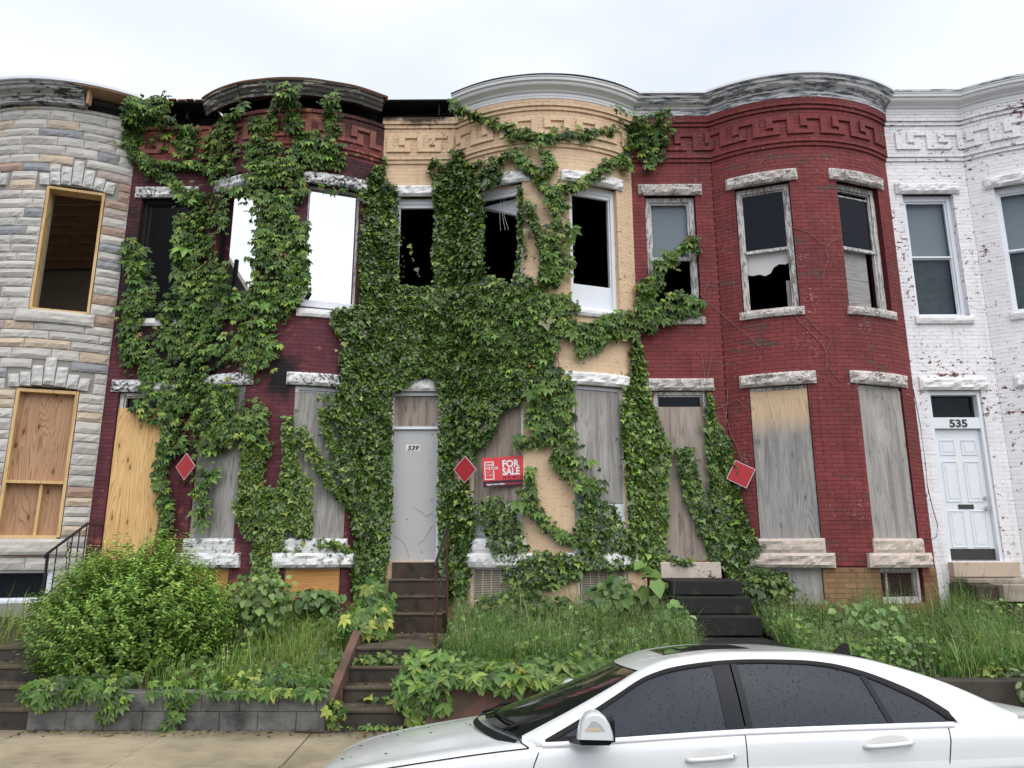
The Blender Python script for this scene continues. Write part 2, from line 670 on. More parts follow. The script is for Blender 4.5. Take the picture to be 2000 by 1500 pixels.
def lay_bricks(pl, wall, mat, blocks, z0=1.752, z1=ZTOP, course=COURSE, blen=BLEN, maxparts=300, skip=None, seedk=0, corbel=True, proud=0.0):
    """lay the facing course by course round openings and stones; nearest bricks in clear view are single parts"""
    rr = random.Random(31 + pl.i + seedk)
    bricks = []
    nc = int(round((z1 - z0) / course))
    for k in range(nc):
        za, zb = z0 + k * course, z0 + (k + 1) * course
        zm = (za + zb) / 2
        o = (out_of(zm) if corbel else 0.0) + proud
        for (ra, rb) in ((0.0, pl.flat), (pl.flat, pl.len)):
            cuts = sorted((a, b) for (a, b, c, d) in blocks if c < zm < d and b > ra and a < rb)
            segs, cur = [], ra
            for a, b in cuts:
                if a > cur + 0.02:
                    segs.append((cur, a))
                cur = max(cur, b)
            if rb > cur + 0.02:
                segs.append((cur, rb))
            for a, b in segs:
                off = (blen / 2 if k % 2 else 0.0)
                n0 = math.floor((a - ra + off) / blen)
                t = ra + n0 * blen - off
                while t < b - 0.012:
                    u0, u1 = max(a, t), min(b, t + blen)
                    if u1 - u0 > 0.02:
                        bricks.append((u0, u1, za, zb, o))
                    t += blen

    def brick_geo(b):
        u0, u1, za, zb, o = b
        j = 0.0024
        e = 0.004
        d = rr.uniform(-0.0018, 0.0018)
        eu0 = u0 + (j if u0 > 0.01 else 0)
        q = []
        for (s, back) in ((eu0, 0), (u1 - j, 0), (u1 - j, 1), (eu0, 1)):
            s2 = min(max(s, pl.flat + 1e-5), pl.len) if u0 >= pl.flat - 1e-6 else s
            q.append(pl.P(s2, -0.03 if back else o + d))
        v = [(*p, za + j) for p in q] + [(*p, zb - j) for p in q]
        v = [(x, y, z + (e if False else 0)) for (x, y, z) in v]
        return v
    F5 = [(0, 3, 2, 1), (4, 5, 6, 7), (0, 1, 5, 4), (1, 2, 6, 5), (3, 0, 4, 7)]
    order = []
    for n_, b in enumerate(bricks):
        u, z = (b[0] + b[1]) / 2, (b[2] + b[3]) / 2
        x, y = pl.P(u, b[4])
        px, py = project(x, y, z)
        vis = -50 < px < 2050 and 0 < py < 1250 and not (skip and skip(px, py))
        if vis and b[1] - b[0] > 0.15:
            order.append(((x - CAM[0]) ** 2 + (y - CAM[1]) ** 2 + (z - CAM[2]) ** 2, n_))
    order.sort()
    single = {n_ for _, n_ in order[:maxparts]}
    mb = MB()
    for n_, b in enumerate(bricks):
        v = brick_geo(b)
        if n_ in single:
            m1 = MB()
            m1.add(v, F5)
            me = bpy.data.meshes.new('brick')
            me.from_pydata(m1.v, [], m1.f)
            me.materials.append(mat)
            link('brick', me, wall)
        else:
            mb.add(v, F5)
    if mb.v:
        mb.build('bricks', mat, wall, kind='stuff', fix=False)


KEY_CELLS = {(0, 0), (0, 2), (0, 3), (0, 4), (1, 0), (1, 2), (2, 0), (2, 2), (2, 3), (3, 0), (3, 3), (4, 0), (4, 1), (4, 2), (4, 3)}


def key_frieze(pl, mat, parent, start=0.03):
    """raised meander: one mesh per repeat, five half-bricks by five courses"""
    cw = 0.1045
    ztop_ = 1.752 + COURSE * 112       # align with the courses
    s = start
    while s < pl.len - 0.1:
        mb = MB()
        for (r, c) in KEY_CELLS:
            a, b = s + c * cw, s + (c + 1) * cw
            if b > pl.len or (s + 4 * cw > pl.len and c > 1 and (r, c) != (4, 2)):
                continue
            if a < pl.flat < b:
                rng = ((a, pl.flat - 1e-5), (pl.flat + 1e-5, b))
            else:
                rng = ((a, b),)
            for (p, q) in rng:
                za = ztop_ - (r + 1) * COURSE
                zb = za + COURSE - 0.0015
                w = [pl.P(p, .092), pl.P(q - .0012, .092), pl.P(q - .0012, .03), pl.P(p, .03)]
                mb.add([(*k, za) for k in w] + [(*k, zb) for k in w],
                       [(0, 3, 2, 1), (4, 5, 6, 7), (0, 1, 5, 4), (1, 2, 6, 5), (3, 0, 4, 7)])
        if mb.v:
            mb.build('key_relief', mat, parent, fix=False)
        s += 5 * cw + 0.008


CORN = [(-0.02, 9.41), (0.125, 9.41), (0.127, 9.45), (0.135, 9.465), (0.135, 9.525), (0.16, 9.535), (0.175, 9.57),
        (0.215, 9.60), (0.26, 9.625), (0.275, 9.655), (0.275, 9.685), (0.31, 9.70), (0.315, 9.735), (0.315, 9.76), (0.33, 9.765), (0.33, 9.785), (-0.25, 9.80)]
CORN = [(o, 9.41 + (z - 9.41) * 0.80) for o, z in CORN]


def cornice(pl, mat, parent, prof=CORN, part='both', f0=-1.0, f1=1.0, name='cornice', jit=0.0, dz=0.0, nseg=26, u0=0.0, u1=1.0):
    """sheet-metal cornice swept along the door bay and / or the bow"""
    res = []
    runs = []
    if part in ('both', 'flat'):
        runs.append('flat')
    if part in ('both', 'bow'):
        runs.append('bow')
    for run in runs:
        mb = MB()
        P = []
        n = 2 if run == 'flat' else nseg
        for k in range(n + 1):
            row = []
            for (o, z) in prof:
                ph = phi_of(o) if o >= 0 else PHI0
                dlt = (RAD + max(o, 0)) * sin(ph) - HALF
                if run == 'flat':
                    xa, xb = pl.x0 + dlt, pl.x0 + pl.flat - dlt
                    u = u0 + (u1 - u0) * k / n
                    row.append((xa + (xb - xa) * u, -o, z + dz))
                else:
                    f = f0 + (f1 - f0) * k / n
                    a = f * ph
                    jz = jit * nz(f * 3, z * .5, pl.i * 3.3) if jit else 0
                    row.append((pl.cx + (RAD + o) * sin(a), CYC - (RAD + o) * cos(a), z + dz + jz))
            P.append(row)
        mb.grid(P)
        # end plates
        for row in (P[0], P[-1]):
            b = len(mb.v)
            mb.v += row
            mb.f.append(tuple(range(b, b + len(row))))
        res.append(mb.build(name, mat, parent, fix=True))
    return res


def window_frame(pl, op, mat, parent, w=0.085, dep=0.10, setb=0.09, name='window', head=None, sillw=0.05, inner=True):
    """timber casing in the reveal; returns (object, local frame, half width, z0, z1)"""
    a, b, z0, z1 = op
    fr = pl.frame((a + b) / 2, 0.0)
    sag = 0.0 if a < pl.flat else RAD * (1 - cos((b - a) / 2 / RAD))
    hw = (b - a) / 2 - 0.004
    if a > pl.flat:
        hw = RAD * sin((b - a) / 2 / RAD) - 0.004
    n1 = -setb - sag
    mb = MB()
    hd = head or w
    lbox(mb, fr, -hw, -hw + w, n1 - dep, n1, z0 + 0.002, z1 - 0.002)
    lbox(mb, fr, hw - w, hw, n1 - dep, n1, z0 + 0.002, z1 - 0.002)
    lbox(mb, fr, -hw + w, hw - w, n1 - dep + .003, n1 - .003, z1 - hd, z1 - 0.002)
    lbox(mb, fr, -hw + w, hw - w, n1 - dep + .003, n1 + .02, z0 + 0.002, z0 + sillw)
    if inner:    # inner stop bead
        lbox(mb, fr, -hw + w, -hw + w + .025, n1 - dep + .01, n1 - .035, z0 + sillw, z1 - hd)
        lbox(mb, fr, hw - w - .025, hw - w, n1 - dep + .01, n1 - .035, z0 + sillw, z1 - hd)
        lbox(mb, fr, -hw + w + .025, hw - w - .025, n1 - dep + .01, n1 - .035, z1 - hd - .025, z1 - hd)
    o = mb.build(name, mat, parent, bevel=0.004)
    return o, fr, hw - w, n1, z0 + sillw, z1 - hd


def sash(fr, hw, n0, n1, z0, z1, w, mat, parent, name='sash'):
    mb = MB()
    lbox(mb, fr, -hw, -hw + w, n0, n1, z0, z1)
    lbox(mb, fr, hw - w, hw, n0, n1, z0, z1)
    lbox(mb, fr, -hw + w, hw - w, n0 + .002, n1 - .002, z0, z0 + w)
    lbox(mb, fr, -hw + w, hw - w, n0 + .002, n1 - .002, z1 - w, z1)
    return mb.build(name, mat, parent, bevel=0.003)


def pane(fr, hw, n, z0, z1, mat, parent, name='pane', th=0.005):
    mb = MB()
    lbox(mb, fr, -hw, hw, n - th, n, z0, z1)
    return mb.build(name, mat, parent)


def text_obj(name, body, size, mat, M, parent, shear=0.0, weight=0.0, depth=0.002, xscale=1.0, align='CENTER'):
    cu = bpy.data.curves.new(name, 'FONT')
    cu.body = body
    cu.size = size
    cu.shear = shear
    cu.offset = weight
    cu.extrude = depth
    cu.align_x = align
    cu.resolution_u = 3
    tmp = bpy.data.objects.new(name, cu)
    COL.objects.link(tmp)
    dg = bpy.context.evaluated_depsgraph_get()
    me = bpy.data.meshes.new_from_object(tmp.evaluated_get(dg))
    bpy.data.objects.remove(tmp)
    me.transform(M @ Matrix.Diagonal((xscale, 1, 1, 1)))
    me.materials.clear()
    me.materials.append(mat)
    return link(name, me, parent)


def face_matrix(fr, t, n, z):
    """text plane on a wall frame: x along the wall, y up, z outward"""
    tx, nx = Vector((fr[2], fr[3], 0)), Vector((fr[4], fr[5], 0))
    M = Matrix.Identity(4)
    for r in range(3):
        M[r][0], M[r][1], M[r][2] = tx[r], (0, 0, 1)[r], nx[r]
    M.translation = Vector(L(fr, t, n, z))
    return M
# ------------------------------------------------------------------ where climbers cover the fronts (outlines read off the photograph, laid on the walls)
IVY_BUFF = [
    [(728, 330), (748, 312), (753, 362), (776, 368), (778, 420), (788, 470), (800, 560), (840, 575), (850, 640), (852, 725), (810, 742), (780, 765), (766, 830), (768, 900), (766, 1000), (757, 1095), (752, 1160), (690, 1170), (685, 1120), (690, 1050), (680, 965), (645, 905), (668, 850), (640, 800), (612, 772), (662, 762), (660, 705), (672, 662), (652, 650), (645, 610), (690, 602), (690, 520), (702, 450), (712, 400), (706, 362)],
    [(846, 345), (872, 325), (905, 308), (930, 330), (945, 375), (948, 430), (950, 480), (955, 535), (1000, 560), (1032, 540), (1052, 590), (1090, 640), (1060, 700), (1030, 760), (1012, 790), (985, 800), (965, 850), (945, 885), (925, 900), (922, 960), (938, 1000), (925, 1060), (915, 1170), (872, 1172), (864, 1100), (852, 1000), (858, 900), (860, 800), (852, 760), (838, 725), (835, 600), (850, 560), (848, 500), (852, 420)],
    [(778, 570), (850, 560), (1050, 560), (1085, 640), (1050, 720), (1010, 765), (864, 765), (850, 730), (780, 740)],
    [(945, 975), (985, 968), (1012, 1010), (1032, 1075), (1052, 1150), (1000, 1180), (962, 1060), (938, 1012)],
    [(1135, 985), (1192, 980), (1226, 1040), (1232, 1110), (1135, 1110), (1122, 1040)],
    [(1045, 1075), (1130, 1085), (1130, 1130), (1060, 1150)],
]
IVY_BUFF_STRANDS = [([(862, 330), (850, 318), (838, 340)], 9), ([(905, 320), (908, 300)], 9), ([(940, 350), (968, 330), (990, 312)], 14), ([(955, 370), (985, 340)], 14),
                    ([(1050, 590), (1068, 520), (1045, 440), (1033, 400)], 20), ([(1010, 560), (1016, 480), (1018, 370)], 9), ([(800, 480), (812, 520), (822, 560)], 8),
                    ([(890, 310), (885, 300)], 8), ([(925, 330), (948, 318)], 9), ([(960, 355), (965, 310)], 8), ([(1060, 640), (1105, 600), (1130, 590)], 12)]
IVY_VEE = [
    [(478, 860), (500, 830), (522, 870), (510, 950), (545, 955), (556, 900), (552, 815), (570, 810), (578, 880), (590, 930), (602, 1000), (600, 1060), (572, 1110), (545, 1150), (492, 1165), (500, 1060), (478, 1000), (474, 920)],
]
IVY_VEE_STRANDS = [([(588, 840), (610, 885), (645, 945), (690, 995)], 24), ([(630, 800), (640, 850), (665, 905), (695, 960)], 22), ([(601, 935), (600, 990), (604, 1055)], 20),
                   ([(520, 860), (500, 920), (520, 990)], 26), ([(620, 1060), (660, 1065), (690, 1085)], 24), ([(480, 940), (472, 1000), (490, 1050)], 22)]
IVY_JOINT = [[(1240, 662), (1256, 700), (1270, 780), (1290, 840), (1310, 870), (1300, 960), (1302, 1020), (1292, 1110), (1232, 1110), (1226, 1000), (1216, 900), (1210, 800), (1226, 740), (1228, 690)]]
IVY_RED = [[(1318, 880), (1345, 872), (1364, 930), (1385, 1000), (1425, 1065), (1398, 1110), (1362, 1030), (1332, 960)],
           [(1376, 800), (1386, 772), (1400, 830), (1430, 870), (1440, 940), (1455, 1000), (1482, 1060), (1492, 1105), (1475, 1165), (1420, 1140), (1398, 1020), (1380, 900)],
           [(1480, 1110), (1535, 1120), (1535, 1170), (1480, 1175)]]
CREEP_MAROON = [
    [(243, 235), (262, 192), (335, 190), (346, 255), (330, 300), (290, 300), (300, 330), (362, 370), (352, 382), (270, 320), (245, 300)],
    [(300, 250), (420, 255), (480, 200), (500, 240), (535, 225), (545, 165), (576, 170), (595, 255), (688, 300), (640, 332), (588, 338), (562, 392), (520, 372), (440, 352), (410, 330), (380, 302), (340, 290)],
    [(632, 192), (660, 190), (660, 270), (642, 285)],
    [(352, 392), (400, 352), (440, 362), (446, 430), (450, 520), (446, 590), (502, 600), (492, 700), (420, 722), (340, 762), (255, 725), (240, 640), (255, 560), (250, 512), (278, 482), (302, 512), (312, 580), (350, 562), (345, 480), (350, 430)],
    [(500, 352), (590, 342), (600, 382), (574, 402), (588, 432), (626, 470), (631, 510), (602, 570), (562, 622), (553, 692), (500, 742), (478, 722), (488, 640), (494, 540), (500, 460)],
    [(252, 722), (340, 702), (350, 760), (332, 792), (292, 822), (264, 790)],
    [(352, 722), (460, 742), (492, 770), (526, 802), (521, 862), (480, 852), (440, 872), (426, 930), (412, 1000), (400, 1042), (388, 960), (378, 880), (340, 850), (342, 780)],
    [(440, 362), (505, 362), (502, 410), (480, 430), (470, 400), (452, 420)],
    [(448, 560), (495, 580), (498, 610), (446, 610)],
]
CREEP_MAROON_STRANDS = [([(258, 200), (255, 250), (266, 300), (300, 335), (350, 372)], 34), ([(330, 240), (350, 290), (390, 325), (430, 345)], 24), ([(270, 300), (330, 325), (400, 330)], 16), ([(325, 780), (330, 860), (318, 930), (330, 1000), (326, 1060)], 22), ([(600, 300), (650, 320), (690, 305)], 20), ([(620, 372), (680, 372), (700, 385)], 12), ([(345, 870), (350, 920), (372, 930)], 14),
                        ([(262, 480), (280, 540), (290, 600)], 40)]
CREEP_BUFF = [
    [(1075, 360), (1102, 400), (1118, 470), (1118, 560), (1128, 606), (1098, 650), (1080, 655), (1120, 700), (1122, 740), (1108, 800), (1130, 860), (1165, 940), (1150, 962), (1092, 922), (1052, 862), (1032, 822), (1040, 760), (1030, 640), (1052, 562), (1062, 480), (1082, 432)],
    [(1085, 655), (1150, 630), (1250, 592), (1300, 590), (1372, 600), (1364, 616), (1260, 640), (1190, 662), (1130, 700)],
    [(1245, 560), (1280, 524), (1292, 545), (1282, 590), (1250, 600)],
    [(900, 590), (1050, 560), (1085, 640), (1050, 700), (1000, 740), (960, 700), (920, 650)],
    [(1130, 940), (1180, 950), (1160, 1000), (1125, 990)],
]
CREEP_BUFF_STRANDS = [([(880, 205), (915, 225), (955, 240), (975, 250)], 16), ([(978, 250), (1020, 268), (1060, 272), (1110, 268), (1150, 265), (1195, 262)], 18), ([(1000, 300), (1030, 330), (1050, 345), (1072, 380), (1085, 420)], 26),
                      ([(1058, 300), (1075, 330), (1070, 345)], 24), ([(1085, 370), (1120, 372), (1150, 350), (1190, 320), (1215, 312)], 22), ([(1030, 1000), (1035, 930), (1010, 870), (1040, 860)], 16),
                      ([(1280, 525), (1320, 500), (1348, 470), (1356, 490)], 26), ([(1310, 580), (1345, 590), (1370, 595)], 24), ([(1255, 560), (1262, 600), (1270, 640)], 26), ([(1095, 640), (1230, 650), (1240, 680)], 14),
                      ([(1030, 925), (1040, 980), (1070, 1030), (1120, 1060)], 26)]
CREEP_RED = [[(1216, 240), (1300, 218), (1306, 240), (1300, 290), (1272, 330), (1242, 300), (1212, 282)]]
CREEP_RED_STRANDS = [([(1265, 290), (1268, 320), (1262, 335)], 14), ([(1225, 280), (1215, 320), (1218, 335)], 16), ([(1196, 215), (1215, 235)], 10)]
VEG_MASK = IVY_BUFF + IVY_VEE + IVY_JOINT + IVY_RED + CREEP_MAROON + CREEP_BUFF + CREEP_RED
# ------------------------------------------------------------------ materials of the houses
M_RED = m_brick('red painted brick', (0.228, 0.046, 0.045), (0.175, 0.038, 0.038), (0.56, 0.38, 0.33), 0.812, bare=(0.115, 0.058, 0.050), bare_amt=0.585, vary=(.84, 1.08))
M_PURPLE = m_brick('maroon painted brick', (0.140, 0.038, 0.048), (0.100, 0.028, 0.038), (0.30, 0.14, 0.11), 0.80, bare=(0.26, 0.085, 0.062), bare_amt=0.60,
                   soot=[(-6.62, 0, 6.7, 0.32, 1.5, .8), (-3.70, 0, 4.62, 0.34, 0.42, .97), (-4.95, 0, 5.0, 0.5, 0.5, .9),
                         (-5.6, 0, 5.35, 1.2, .7, .75), (-2.62, 0, 8.6, 0.4, 0.8, .55), (-4.55, 0, 7.0, .30, 1.5, .5)])
M_PURPLE_TOP = m_brick('faded maroon frieze', (0.26, 0.068, 0.058), (0.14, 0.04, 0.045), (0.40, 0.20, 0.14), 0.78, bare=(0.36, 0.15, 0.085), bare_amt=0.55,
                       soot=[(-2.6, 0, 9.3, 0.7, 0.5, .7)])
M_BEIGE = m_brick('buff painted brick', (0.74, 0.545, 0.36), (0.70, 0.505, 0.325), (0.55, 0.36, 0.22), 0.87, bare=(0.62, 0.43, 0.27), bare_amt=0.70, vary=(.95, 1.04), fine_k=.14, streak=.25,
                  soot=[(-1.75, 0, 9.42, 0.62, 0.17, .93), (-2.3, 0, 9.45, .3, .1, .9)], flake=((0.16, 0.055, 0.04), 0.815))
M_WHITE = m_brick('white painted brick', (0.86, 0.85, 0.85), (0.80, 0.79, 0.80), (0.60, 0.55, 0.53), 0.86, bare=(0.72, 0.67, 0.66), bare_amt=0.66, vary=(.96, 1.03), fine_k=.12, streak=.28,
                  flake=((0.15, 0.055, 0.05), 0.765))
M_KEY_P = m_brick('bare orange key bricks', (0.36, 0.15, 0.085), (0.17, 0.055, 0.05), (0.42, 0.24, 0.16), 0.78, bare=(0.16, 0.045, 0.045), bare_amt=0.5)
M_BUFFBRICK = m_brick('yellow brown basement brick', (0.30, 0.185, 0.095), (0.20, 0.12, 0.065), (0.10, 0.06, 0.04), 0.80, bare=(0.20, 0.07, 0.05), bare_amt=0.56)
M_MORTAR = m_plain('grey mortar', (0.13, 0.10, 0.08), 0.95, 0.1)
M_LINTEL_W = m_speckle('white painted stone', (0.82, 0.81, 0.80), (0.10, 0.09, 0.085), 0.84, 20)
M_LINTEL_WH = m_speckle('clean white painted stone', (0.80, 0.79, 0.785), (0.30, 0.20, 0.18), 0.90, 14)
M_LINTEL_P = m_speckle('sooty white stone', (0.80, 0.79, 0.78), (0.025, 0.023, 0.022), 0.66, 17)
M_LINTEL_R = m_speckle('peeling granite lintel', (0.66, 0.62, 0.58), (0.13, 0.11, 0.10), 0.66, 42, stain=(0.38, 0.30, 0.26))
M_SILL_R = m_speckle('pinkish rock faced sill stone', (0.60, 0.52, 0.45), (0.16, 0.12, 0.10), 0.76, 30, stain=(0.42, 0.33, 0.26))
M_SILL_P = m_speckle('white sill with bare grey patches', (0.78, 0.78, 0.77), (0.19, 0.18, 0.17), 0.715, 9)
M_FRAME_W = m_plain('white frame paint', (0.76, 0.79, 0.82), 0.45, 0.4, 0.08, 4, 0.05)
M_FRAME_PEEL = m_peel('peeling white frame', (0.72, 0.71, 0.68), (0.24, 0.22, 0.20), 0.66, (40, 40, 6))
M_VINYL = m_plain('white vinyl', (0.78, 0.81, 0.86), 0.35, 0.45, 0.04, 3, 0.02)
M_CORN_W = m_plain('white cornice metal', (0.76, 0.765, 0.76), 0.5, 0.35, 0.08, 2.5, 0.05)
M_CORN_PEEL = m_peel('peeling grey cornice', (0.74, 0.74, 0.73), (0.17, 0.19, 0.21), 0.645, (3, 3, 26))
M_CORN_OLD = m_peel('weathered sooty cornice', (0.42, 0.39, 0.31), (0.075, 0.07, 0.062), 0.57, (3, 3, 16), 0.7)
M_CORN_STONE = m_peel('stained pale cornice', (0.46, 0.46, 0.43), (0.05, 0.05, 0.05), 0.66, (5, 5, 22), 0.7)
M_FLASH = m_plain('white roof flashing', (0.74, 0.77, 0.82), 0.4, 0.4, 0.05, 3, 0.03)
M_ROOF = m_plain('roofing felt', (0.09, 0.09, 0.09), 0.9, 0.15, 0.2, 4)
M_CHAR = m_plain('charred wood', (0.010, 0.010, 0.010), 0.7, 0.25, 0.5, 9, 0.6)
M_CHARW = m_speckle('charred party wall', (0.006, 0.006, 0.006), (0.06, 0.052, 0.047), 0.78, 6, k=0.8)
M_RUST = m_speckle('rusted roof edge', (0.12, 0.085, 0.06), (0.20, 0.085, 0.035), 0.62, 8)
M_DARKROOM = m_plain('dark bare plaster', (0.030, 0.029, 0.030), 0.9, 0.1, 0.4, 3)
M_ROOM = m_plain('dim plaster', (0.22, 0.20, 0.18), 0.9, 0.1, 0.3, 3)
M_JOIST = m_plain('old joist wood', (0.46, 0.29, 0.18), 0.85, 0.1, 0.3, 7)
M_LUMBER = m_ply('new framing lumber', (0.72, 0.52, 0.27), (0.64, 0.43, 0.20), (0.40, 0.24, 0.10), 0.25)
M_PLY_NEW = m_ply('new yellow plywood', (0.80, 0.54, 0.26), (0.74, 0.46, 0.19), (0.40, 0.185, 0.055), 1.0)
M_PLY_NEWH = m_ply('new orange plywood, grain lying', (0.66, 0.36, 0.13), (0.60, 0.30, 0.10), (0.34, 0.145, 0.045), 0.9, horiz=True)
M_PLY_TAN = m_ply('brown plywood in shade', (0.50, 0.32, 0.20), (0.42, 0.25, 0.145), (0.18, 0.085, 0.045), 1.0)
M_PLY_GREY = m_ply('silvered plywood', (0.44, 0.42, 0.39), (0.33, 0.315, 0.295), (0.19, 0.18, 0.17), 0.5, 0.6)
M_PLY_GREYW = m_ply('silvered plywood with warm head', (0.42, 0.405, 0.38), (0.31, 0.30, 0.285), (0.17, 0.16, 0.15), 0.7, 0.5, warm=((0.70, 0.50, 0.30), 0.25, 0.85))
M_PLY_BROWN = m_ply('brown grey plywood', (0.44, 0.375, 0.32), (0.34, 0.28, 0.235), (0.19, 0.135, 0.105), 0.6, 0.6)
M_PLY_GREYH = m_ply('grey plywood lying grain', (0.40, 0.39, 0.38), (0.32, 0.31, 0.30), (0.15, 0.14, 0.135), 0.3, 0.3, horiz=True)
M_STEEL = m_plain('grey security door paint', (0.47, 0.475, 0.47), 0.45, 0.4, 0.07, 1.6, 0.03)
M_DOORW = m_plain('white door paint', (0.76, 0.79, 0.82), 0.4, 0.4, 0.05, 2, 0.03)
M_PANELW = m_plain('white panel board', (0.74, 0.78, 0.82), 0.5, 0.35, 0.06, 2, 0.03)
M_GLASS = m_glass('dark window glass', clear=0.55)
M_GLASSC = m_glass('clear window glass', clear=0.86)
M_CURTAIN = m_plain('grey blue curtain', (0.60, 0.63, 0.68), 0.9, 0.1, 0.10, 2.0)
M_CURTAIN_D = m_plain('dark net curtain', (0.21, 0.225, 0.245), 0.9, 0.1, 0.35, 9.0)
M_PAPER = m_plain('torn pale paper blind', (0.58, 0.57, 0.56), 0.9, 0.1, 0.1, 3)
M_NUMBER = m_plain('black number paint', (0.012, 0.012, 0.012), 0.5, 0.4, 0.1, 3)
M_NUMPLATE = m_plain('number card', (0.80, 0.80, 0.78), 0.5, 0.3, 0.04, 3)
M_BRONZE = m_plain('dark bronze', (0.035, 0.032, 0.030), 0.4, 0.5, 0.2, 8)
M_NICKEL = m_plain('worn nickel', (0.45, 0.44, 0.42), 0.3, 0.6, 0.1, 8, metal=1.0)
M_GRATE = m_plain('painted grate wire', (0.52, 0.47, 0.36), 0.6, 0.3, 0.2, 10)
M_RUSTWIRE = m_plain('rusty wire mesh', (0.20, 0.13, 0.10), 0.8, 0.2, 0.4, 20)
M_SILLSTEP = m_speckle('stained door sill stone', (0.52, 0.42, 0.33), (0.20, 0.15, 0.12), 0.74, 6)

PL = [Plan(i) for i in range(5)]
OPS = [openings(p) for p in PL]


def no_veg(px, py):
    return any(inpoly(q, px, py) for q in VEG_MASK)


def stones_for(pl, ops, parent, ml, msu, msl, keys=('U0', 'U1', 'U2', 'D', 'L1', 'L2')):
    """lintels over every opening, sills under the windows; returns the rectangles they take up"""
    blk = [v for v in ops.values()]
    for k in keys:
        a, b, z0, z1 = ops[k]
        ex = 0.12 if k in ('U0', 'D') else 0.13
        r = (max(0.02, a - ex), b + ex, z1, z1 + 0.20)
        if k in ('U0', 'D'):
            r = (r[0], min(pl.flat - 0.06, r[1]), r[2], r[3])
        stone(pl, *r, 0.045, 0.040, seed=pl.i * 7 + a).build('lintel', ml, parent)
        blk.append(r)
        if k[0] == 'U':
            r = (a - 0.05, b + 0.05, z0 - 0.13, z0)
            stone(pl, *r, 0.055, 0.016, back=-0.25, seed=pl.i * 5 + a).build('window_sill', msu, parent)
            blk.append(r)
        if k[0] == 'L':
            r = (a - 0.04, b + 0.04, z0 - 0.21, z0)
            stone(pl, *r, 0.045, 0.022, back=-0.25, seed=pl.i * 3 + a).build('sill_course', msl, parent)
            blk.append(r)
            r = (a - 0.15, b + 0.15, 1.725, z0 - 0.212)
            stone(pl, *r, 0.085, 0.035, back=-0.2, seed=pl.i * 2 + a).build('window_sill', msl, parent)
            blk.append(r)
    return blk


def rooms(pl, root, mat, mceil=None, roof=True, rear=9.5, floor2=True):
    """floors, ceiling, rear wall and the party wall on the right"""
    x0, x1 = pl.x0 + 0.11, pl.x1 - 0.11
    f = MB(); f.box(x0, x1, 0.02, rear, 1.55, 1.70); f.build('floor_slab', mat, root)
    if floor2:
        f = MB(); f.box(x0, x1, 0.02, rear, 4.85, 5.10); f.build('floor_slab', mat, root)
    f = MB(); f.box(x0, x1, 3.9, 4.05, 1.70, 8.15); f.build('partition', mat, root)
    if roof:
        f = MB()
        f.hexa([(x0, -0.02, 8.95), (x1, -0.02, 8.95), (x1, rear, 7.2), (x0, rear, 7.2), (x0, -.02, 9.10), (x1, -.02, 9.10), (x1, rear, 7.35), (x0, rear, 7.35)])
        f.build('ceiling', mceil or mat, root)
        f = MB()
        n = 14
        pts = [(pl.x0, 0.3)] + [(pl.cx + (RAD + .02) * sin(a), CYC - (RAD + .02) * cos(a)) for a in [PHI0 * (2 * k / n - 1) for k in range(n + 1)]]
        fr_ = [(x, y, 9.60) for x, y in pts]
        for k in range(len(fr_) - 1):
            a, b = fr_[k], fr_[k + 1]
            f.quad(a, b, (b[0], rear + .3, 7.5), (a[0], rear + .3, 7.5))
        f.build('roof', M_ROOF, root)
    f = MB(); f.box(x0, x1, rear, rear + .3, 0.3, 7.3 if roof else 6.2); f.build('rear_wall', mat, root)
    f = MB()
    xw = pl.x1
    f.hexa([(xw - .11, 0.02, .3), (xw + .11, .02, .3), (xw + .11, rear + .3, .3), (xw - .11, rear + .3, .3),
            (xw - .11, 0.02, 9.5), (xw + .11, .02, 9.5), (xw + .11, rear + .3, 7.3), (xw - .11, rear + .3, 7.3)])
    f.build('party_wall', mat, root)


def ply_window(pl, op, mat, root, fmat, name='window', z0=None, z1=None, n=0.012, tilt=0.0, frame=True, inset=0.0):
    """opening closed by a sheet of plywood screwed to its casing"""
    w, fr, hw, n1, a, b = window_frame(pl, op, fmat, root, w=0.06, setb=0.05, name=name)
    h = hw + 0.06
    board('plywood_board', fr, -h + 0.012 + inset, h - 0.012 - inset, n1 + .004, n1 + .004 + 0.018, z0 if z0 is not None else op[2] + .01, z1 if z1 is not None else op[3] - .05, mat, w, tilt)
    # dark sheet closing the back of the casing
    return w, fr, hw, n1


